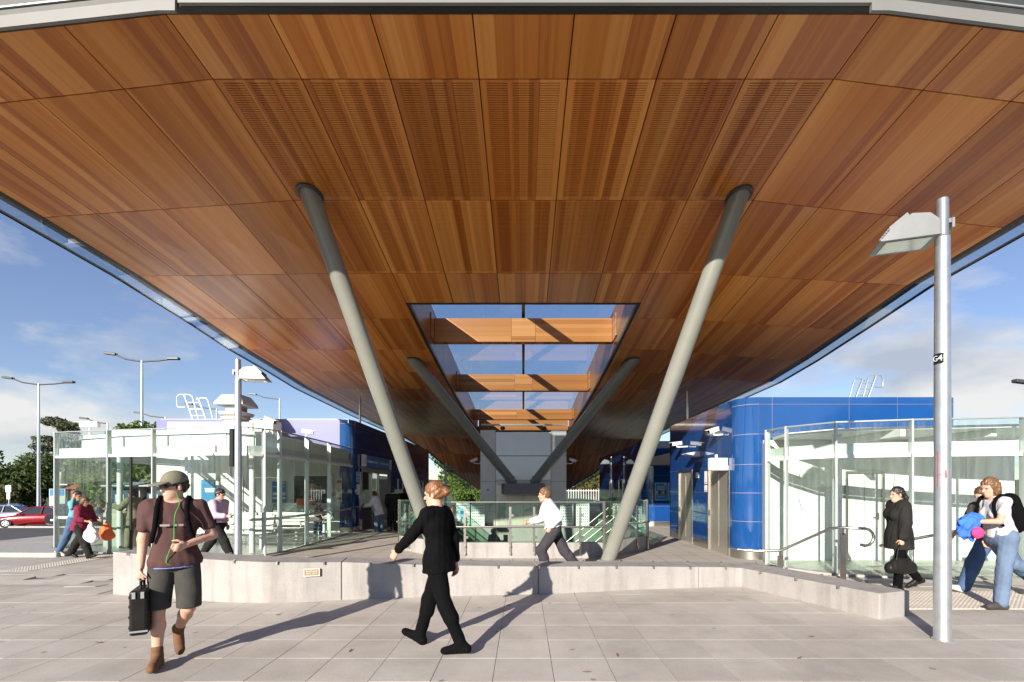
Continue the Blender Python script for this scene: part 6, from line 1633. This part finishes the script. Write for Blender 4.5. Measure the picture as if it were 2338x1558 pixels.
me.transform(Matrix.Translation(p5['body'].location) @ Matrix.Rotation(deg(182), 4, 'Z') @ Matrix.Scale(p5['sc'], 4)); link('pack_body', me, bp5)
f = Field(.012); f.cone((-.05, 0, -.05), (.06, .0, .02), .045, .045, .01); me = f.mesh('haul_loop')
hb = p5['hand'][0]
f = Field(.011); f.ball((0, 0, -.05), (.12, .09, .12), .05); f.ball((.09, .02, .03), (.09, .07, .07), .03); f.ball((-.06, 0, -.14), (.07, .07, .10), .03); f.cone((.05, 0, -.1), (.02, -.02, -.26), .05, .02, .03); f.noise = (.009, 30, 6)
f2 = Field(.010); f2.ball((.03, -.09, -.15), (.075, .05, .075), .03); f2.noise = (.004, 30, 2)
held('bundled_jacket', 'crumpled blue and pink jacket bundled in the woman\'s arm', 'jacket', f, 'cloth_blue', place((hb.x, hb.y-.02, hb.z+.02)), (('pink_lining', f2, 'cloth_pink'),))
p6 = person('person in jeans and pale shoes walking behind the woman with the backpack', (7.05, 7.25, gz(7, 7.25)), deg(180), 1.72,
    dict(legs=[(-30, 20, -30), (28, 6, 14)], arms=[(-18, 8, 20, 0, .4), (20, 8, 30, 5, .4)], lean=14, nod=16),
    dict(skin='skin_fair', top=('cloth_charcoal', .6, .022, .92), top_name='t_shirt', bottom=('cloth_denim', 1.96, .022, .02), shoe='shoe_white', hair=('hair_brown', 'short')), h=.014)
# 7, 8 shoppers
p7 = person('woman in maroon top and black trousers walking with shopping bags', (-10.75, 11.75, gz(-10.75, 11.75)), deg(-4), 1.56,
    dict(legs=[(-26, 8, -22), (28, 6, 12)], arms=[(12, 10, 66, 8, .9), (10, 10, 66, 6, .9)], lean=9, nod=14),
    dict(fem=True, skin='skin_tan', top=('cloth_maroon', 1.5, .045, .82), top_name='blouse', bottom=('cloth_coat', 1.95, .026, .022), shoe='leather_black', hair=('hair_brown', 'bob')), h=.014)
for k, (ox, oy, mat, lab) in enumerate(((.03, -.12, 'plastic_white', 'full white plastic shopping bag held by the woman in maroon'), (.04, .35, 'orange', 'orange plastic shopping bag behind the white one'))):
    hh = p7['hand'][k == 0 and 1 or 0]
    f = Field(.014); f.ball((0, 0, -.30), (.155, .10, .175), .05); f.cone((0, 0, -.02), (0, 0, -.16), .022, .07, .06); f.ball((.06, .02, -.37), (.12, .09, .10), .05); f.noise = (.006, 18, 9+k)
    held('shopping_bag', lab, 'shopping bag', f, mat, place((hh.x+ox*.5, hh.y+oy*.3, hh.z)))
p8 = person('woman in teal top raising a hand to her head beside the woman in maroon', (-11.25, 12.15, gz(-11.2, 12.1)), deg(0), 1.66,
    dict(legs=[(18, 6, 6), (-20, 8, -20)], arms=[(20, 20, 40, 10, .4), (60, 40, 120, 10, .5)], lean=3, nod=8),
    dict(fem=True, skin='skin_mid', top=('cloth_teal', 1.8, .022, .88), top_name='blouse', bottom=('cloth_denim', 1.95, .018, .014), shoe='shoe_white', hair=('hair_dark', 'short')), h=.015)
# 9 inside the waiting room
p9 = person('person in khaki jacket inside the waiting room by the ticket machines', (-11.05, 13.75, FZ+.012), deg(185), 1.68,
    dict(legs=[(12, 6, 0), (-14, 8, -10)], arms=[(40, 10, 60, 10, .6), (20, 10, 50, 10, .6)], lean=6, nod=10),
    dict(skin='skin_mid', top=('cloth_khaki', 1.85, .04, .85), top_name='jacket', bottom=('cloth_khaki', 1.95, .03, .015), shoe='leather_black', hair=('hair_dark', 'short')), h=.018)
# 10 man in lilac shirt
p10 = person('man in lilac shirt and dark trousers looking at a phone outside the waiting room', (-7.05, 11.15, gz(-7.1, 11.15)), deg(-3), 1.78,
    dict(legs=[(-30, 6, -24), (32, 6, 14)], arms=[(-10, 8, 30, 4, .5), (14, 8, 72, 8, .8)], lean=4, nod=14),
    dict(skin='skin_fair', top=('cloth_lilac', 1.82, .032, .98), bottom=('cloth_coat', 1.95, .022, .014), shoe='leather_black', hair=('hair_dark', 'short'), belt=True), h=.013)
hh = p10['hand'][1]
ph = thing('mobile_phone', 'black phone in the hand of the man in the lilac shirt', 'phone', hh)
b_ = MB(); b_.obox(hh+Vector((.02, -.01, .02)), (.055, 0, .03), (0, .03, 0), (-.004, 0, .006)); b_.build('handset', 'screen_black', ph, bevel=.003)
b_ = MB(); b_.obox(hh+Vector((.0165, -.01, .0275)), (.045, 0, .0245), (0, .025, 0), (-.0004, 0, .0006)); b_.build('screen', 'glass_car', ph)
Wm, spm = p10['W'], p10['sp']
f = Field(.014); f.ball((0, 0, 0), (.17, .06, .13), .03); f.noise = (.003, 20, 5)
f2 = Field(.012); aa = [Wm(spm(1.05, -.02, -.20)), Wm(spm(1.30, .13, -.05)), Wm(spm(1.46, .02, .10)), Wm(spm(1.25, -.14, .0))]
bpos = Wm(spm(1.0, -.06, -.22))
for a, b in zip(aa, aa[1:]): f2.cone(np.array(a-bpos), np.array(b-bpos), .016, .016, .004)
held('shoulder_bag', 'dark shoulder bag on the man in the lilac shirt', 'bag', f, 'cloth_black', place(bpos), (('strap', f2, 'cloth_black'),))
# 11 child in the waiting room
p11 = person('child in brown top and jeans standing in the waiting room doorway', (-7.05, 16.6, FZ+.012), deg(-40), 1.18,
    dict(legs=[(4, 4, 0), (-6, 8, 0)], arms=[(20, 10, 80, 30, .6), (20, 10, 80, 30, .6)], lean=8, nod=34),
    dict(fem=True, skin='skin_mid', top=('cloth_khaki', 1.7, .03, .9), bottom=('cloth_denim', 1.95, .02, .01), shoe='shoe_white', hair=('hair_dark', 'long')), h=.018)
# 12-14 queue at the ticket window
p12 = person('woman in long white shirt and jeans leaning at the ticket window', (-5.68, 18.9, FZ), deg(165), 1.62,
    dict(legs=[(2, 3, 0), (-4, 6, 0)], arms=[(30, 10, 50, 6, .6), (24, 10, 60, 6, .6)], lean=13, nod=22),
    dict(fem=True, skin='skin_mid', top=('cloth_white', 1.85, .05, .70), bottom=('cloth_denim_pale', 1.95, .03, .02), shoe='shoe_white', hair=('hair_brown', 'bob')), h=.016)
hh = p12['hand'][0]
f = Field(.014); f.ball((0, 0, -.34), (.11, .09, .20), .04); f.cone((0, 0, 0), (0, 0, -.2), .02, .05, .05); f.noise = (.004, 20, 3)
held('cloth_bag', 'dark purple bag hanging beside the woman in the white shirt', 'bag', f, 'cloth_purple', place((hh.x-.05, hh.y-.1, hh.z)))
p13 = person('man in black suit with white collar holding a briefcase at the ticket window', (-5.22, 19.3, FZ), deg(110), 1.72,
    dict(legs=[(3, 3, 0), (-3, 5, 0)], arms=[(10, 8, 40, 10, .6), (6, 8, 8, 0, 1.0)], lean=1, yaw=-20),
    dict(skin='skin_mid', top=('cloth_coat', 1.88, .036, .80), top_name='suit_jacket', bottom=('cloth_coat', 1.95, .026, .02), shoe='leather_black', hair=('hair_dark', 'short')), h=.016)
f = Field(.012); f.cone(p13['sp'](1.455), p13['sp'](1.49), .066, .062, .01); me = f.mesh('collar'); me.materials.append(MATS['cloth_white']); o = bpy.data.objects.new('collar', me); COL.objects.link(o); o.parent = p13['body']
hh = p13['hand'][1]
bc = thing('briefcase', 'brown briefcase held by the man in the black suit', 'briefcase', (hh.x, hh.y, hh.z-.4))
b_ = MB(); b_.box(hh.x-.10, hh.x+.24, hh.y-.06, hh.y+.06, hh.z-.36, hh.z-.05); b_.build('case', 'leather_brown', bc, bevel=.015)
for x in (-.03, .14):
    b_ = MB(); b_.box(hh.x+x, hh.x+x+.03, hh.y-.066, hh.y+.066, hh.z-.355, hh.z-.046); b_.build('strap', 'cream_edge', bc)
b_ = MB(); b_.tube([(hh.x-.02, hh.y, hh.z-.055), (hh.x-.01, hh.y, hh.z), (hh.x+.08, hh.y, hh.z), (hh.x+.10, hh.y, hh.z-.055)], .012, 8); b_.build('handle', 'leather_brown', bc)
p14 = person('person in dark clothes standing beyond the ticket window queue', (-5.45, 22.2, FZ), deg(95), 1.72,
    dict(legs=[(3, 3, 0), (-3, 5, 0)], arms=[(5, 8, 10, 0, .4), (5, 8, 10, 0, .4)], lean=1),
    dict(skin='skin_mid', top=('cloth_black', 1.88, .036, .80), top_name='jacket', bottom=('cloth_black', 1.95, .026, .02), shoe='leather_black', hair=('hair_dark', 'short')), h=.020)
# 15 on the stairs
p15 = person('woman in pale grey top coming up the stairs behind the balustrade', (-2.62, 18.0, FZ-.64), deg(-75), 1.72,
    dict(legs=[(3, 3, 0), (-3, 5, 0)], arms=[(30, 20, 90, -10, .6), (5, 8, 10, 0, .4)], lean=1),
    dict(fem=True, skin='skin_mid', top=('cloth_grey', 1.7, .03, .85), bottom=('cloth_coat', 1.95, .026, .02), shoe='leather_black', hair=('hair_dark', 'short')), h=.018)
hh = p15['hand'][0]
cd15 = thing('blue_card', 'bright blue card folder held up by the woman on the stairs', 'folder', hh)
b_ = MB(); b_.box(hh.x-.10, hh.x+.10, hh.y-.02, hh.y, hh.z-.06, hh.z+.26); b_.build('cover', 'card_blue', cd15, bevel=.01)
b_ = MB(); b_.box(hh.x-.06, hh.x+.06, hh.y-.026, hh.y-.021, hh.z+.06, hh.z+.18); b_.build('window', 'dark_interior', cd15)
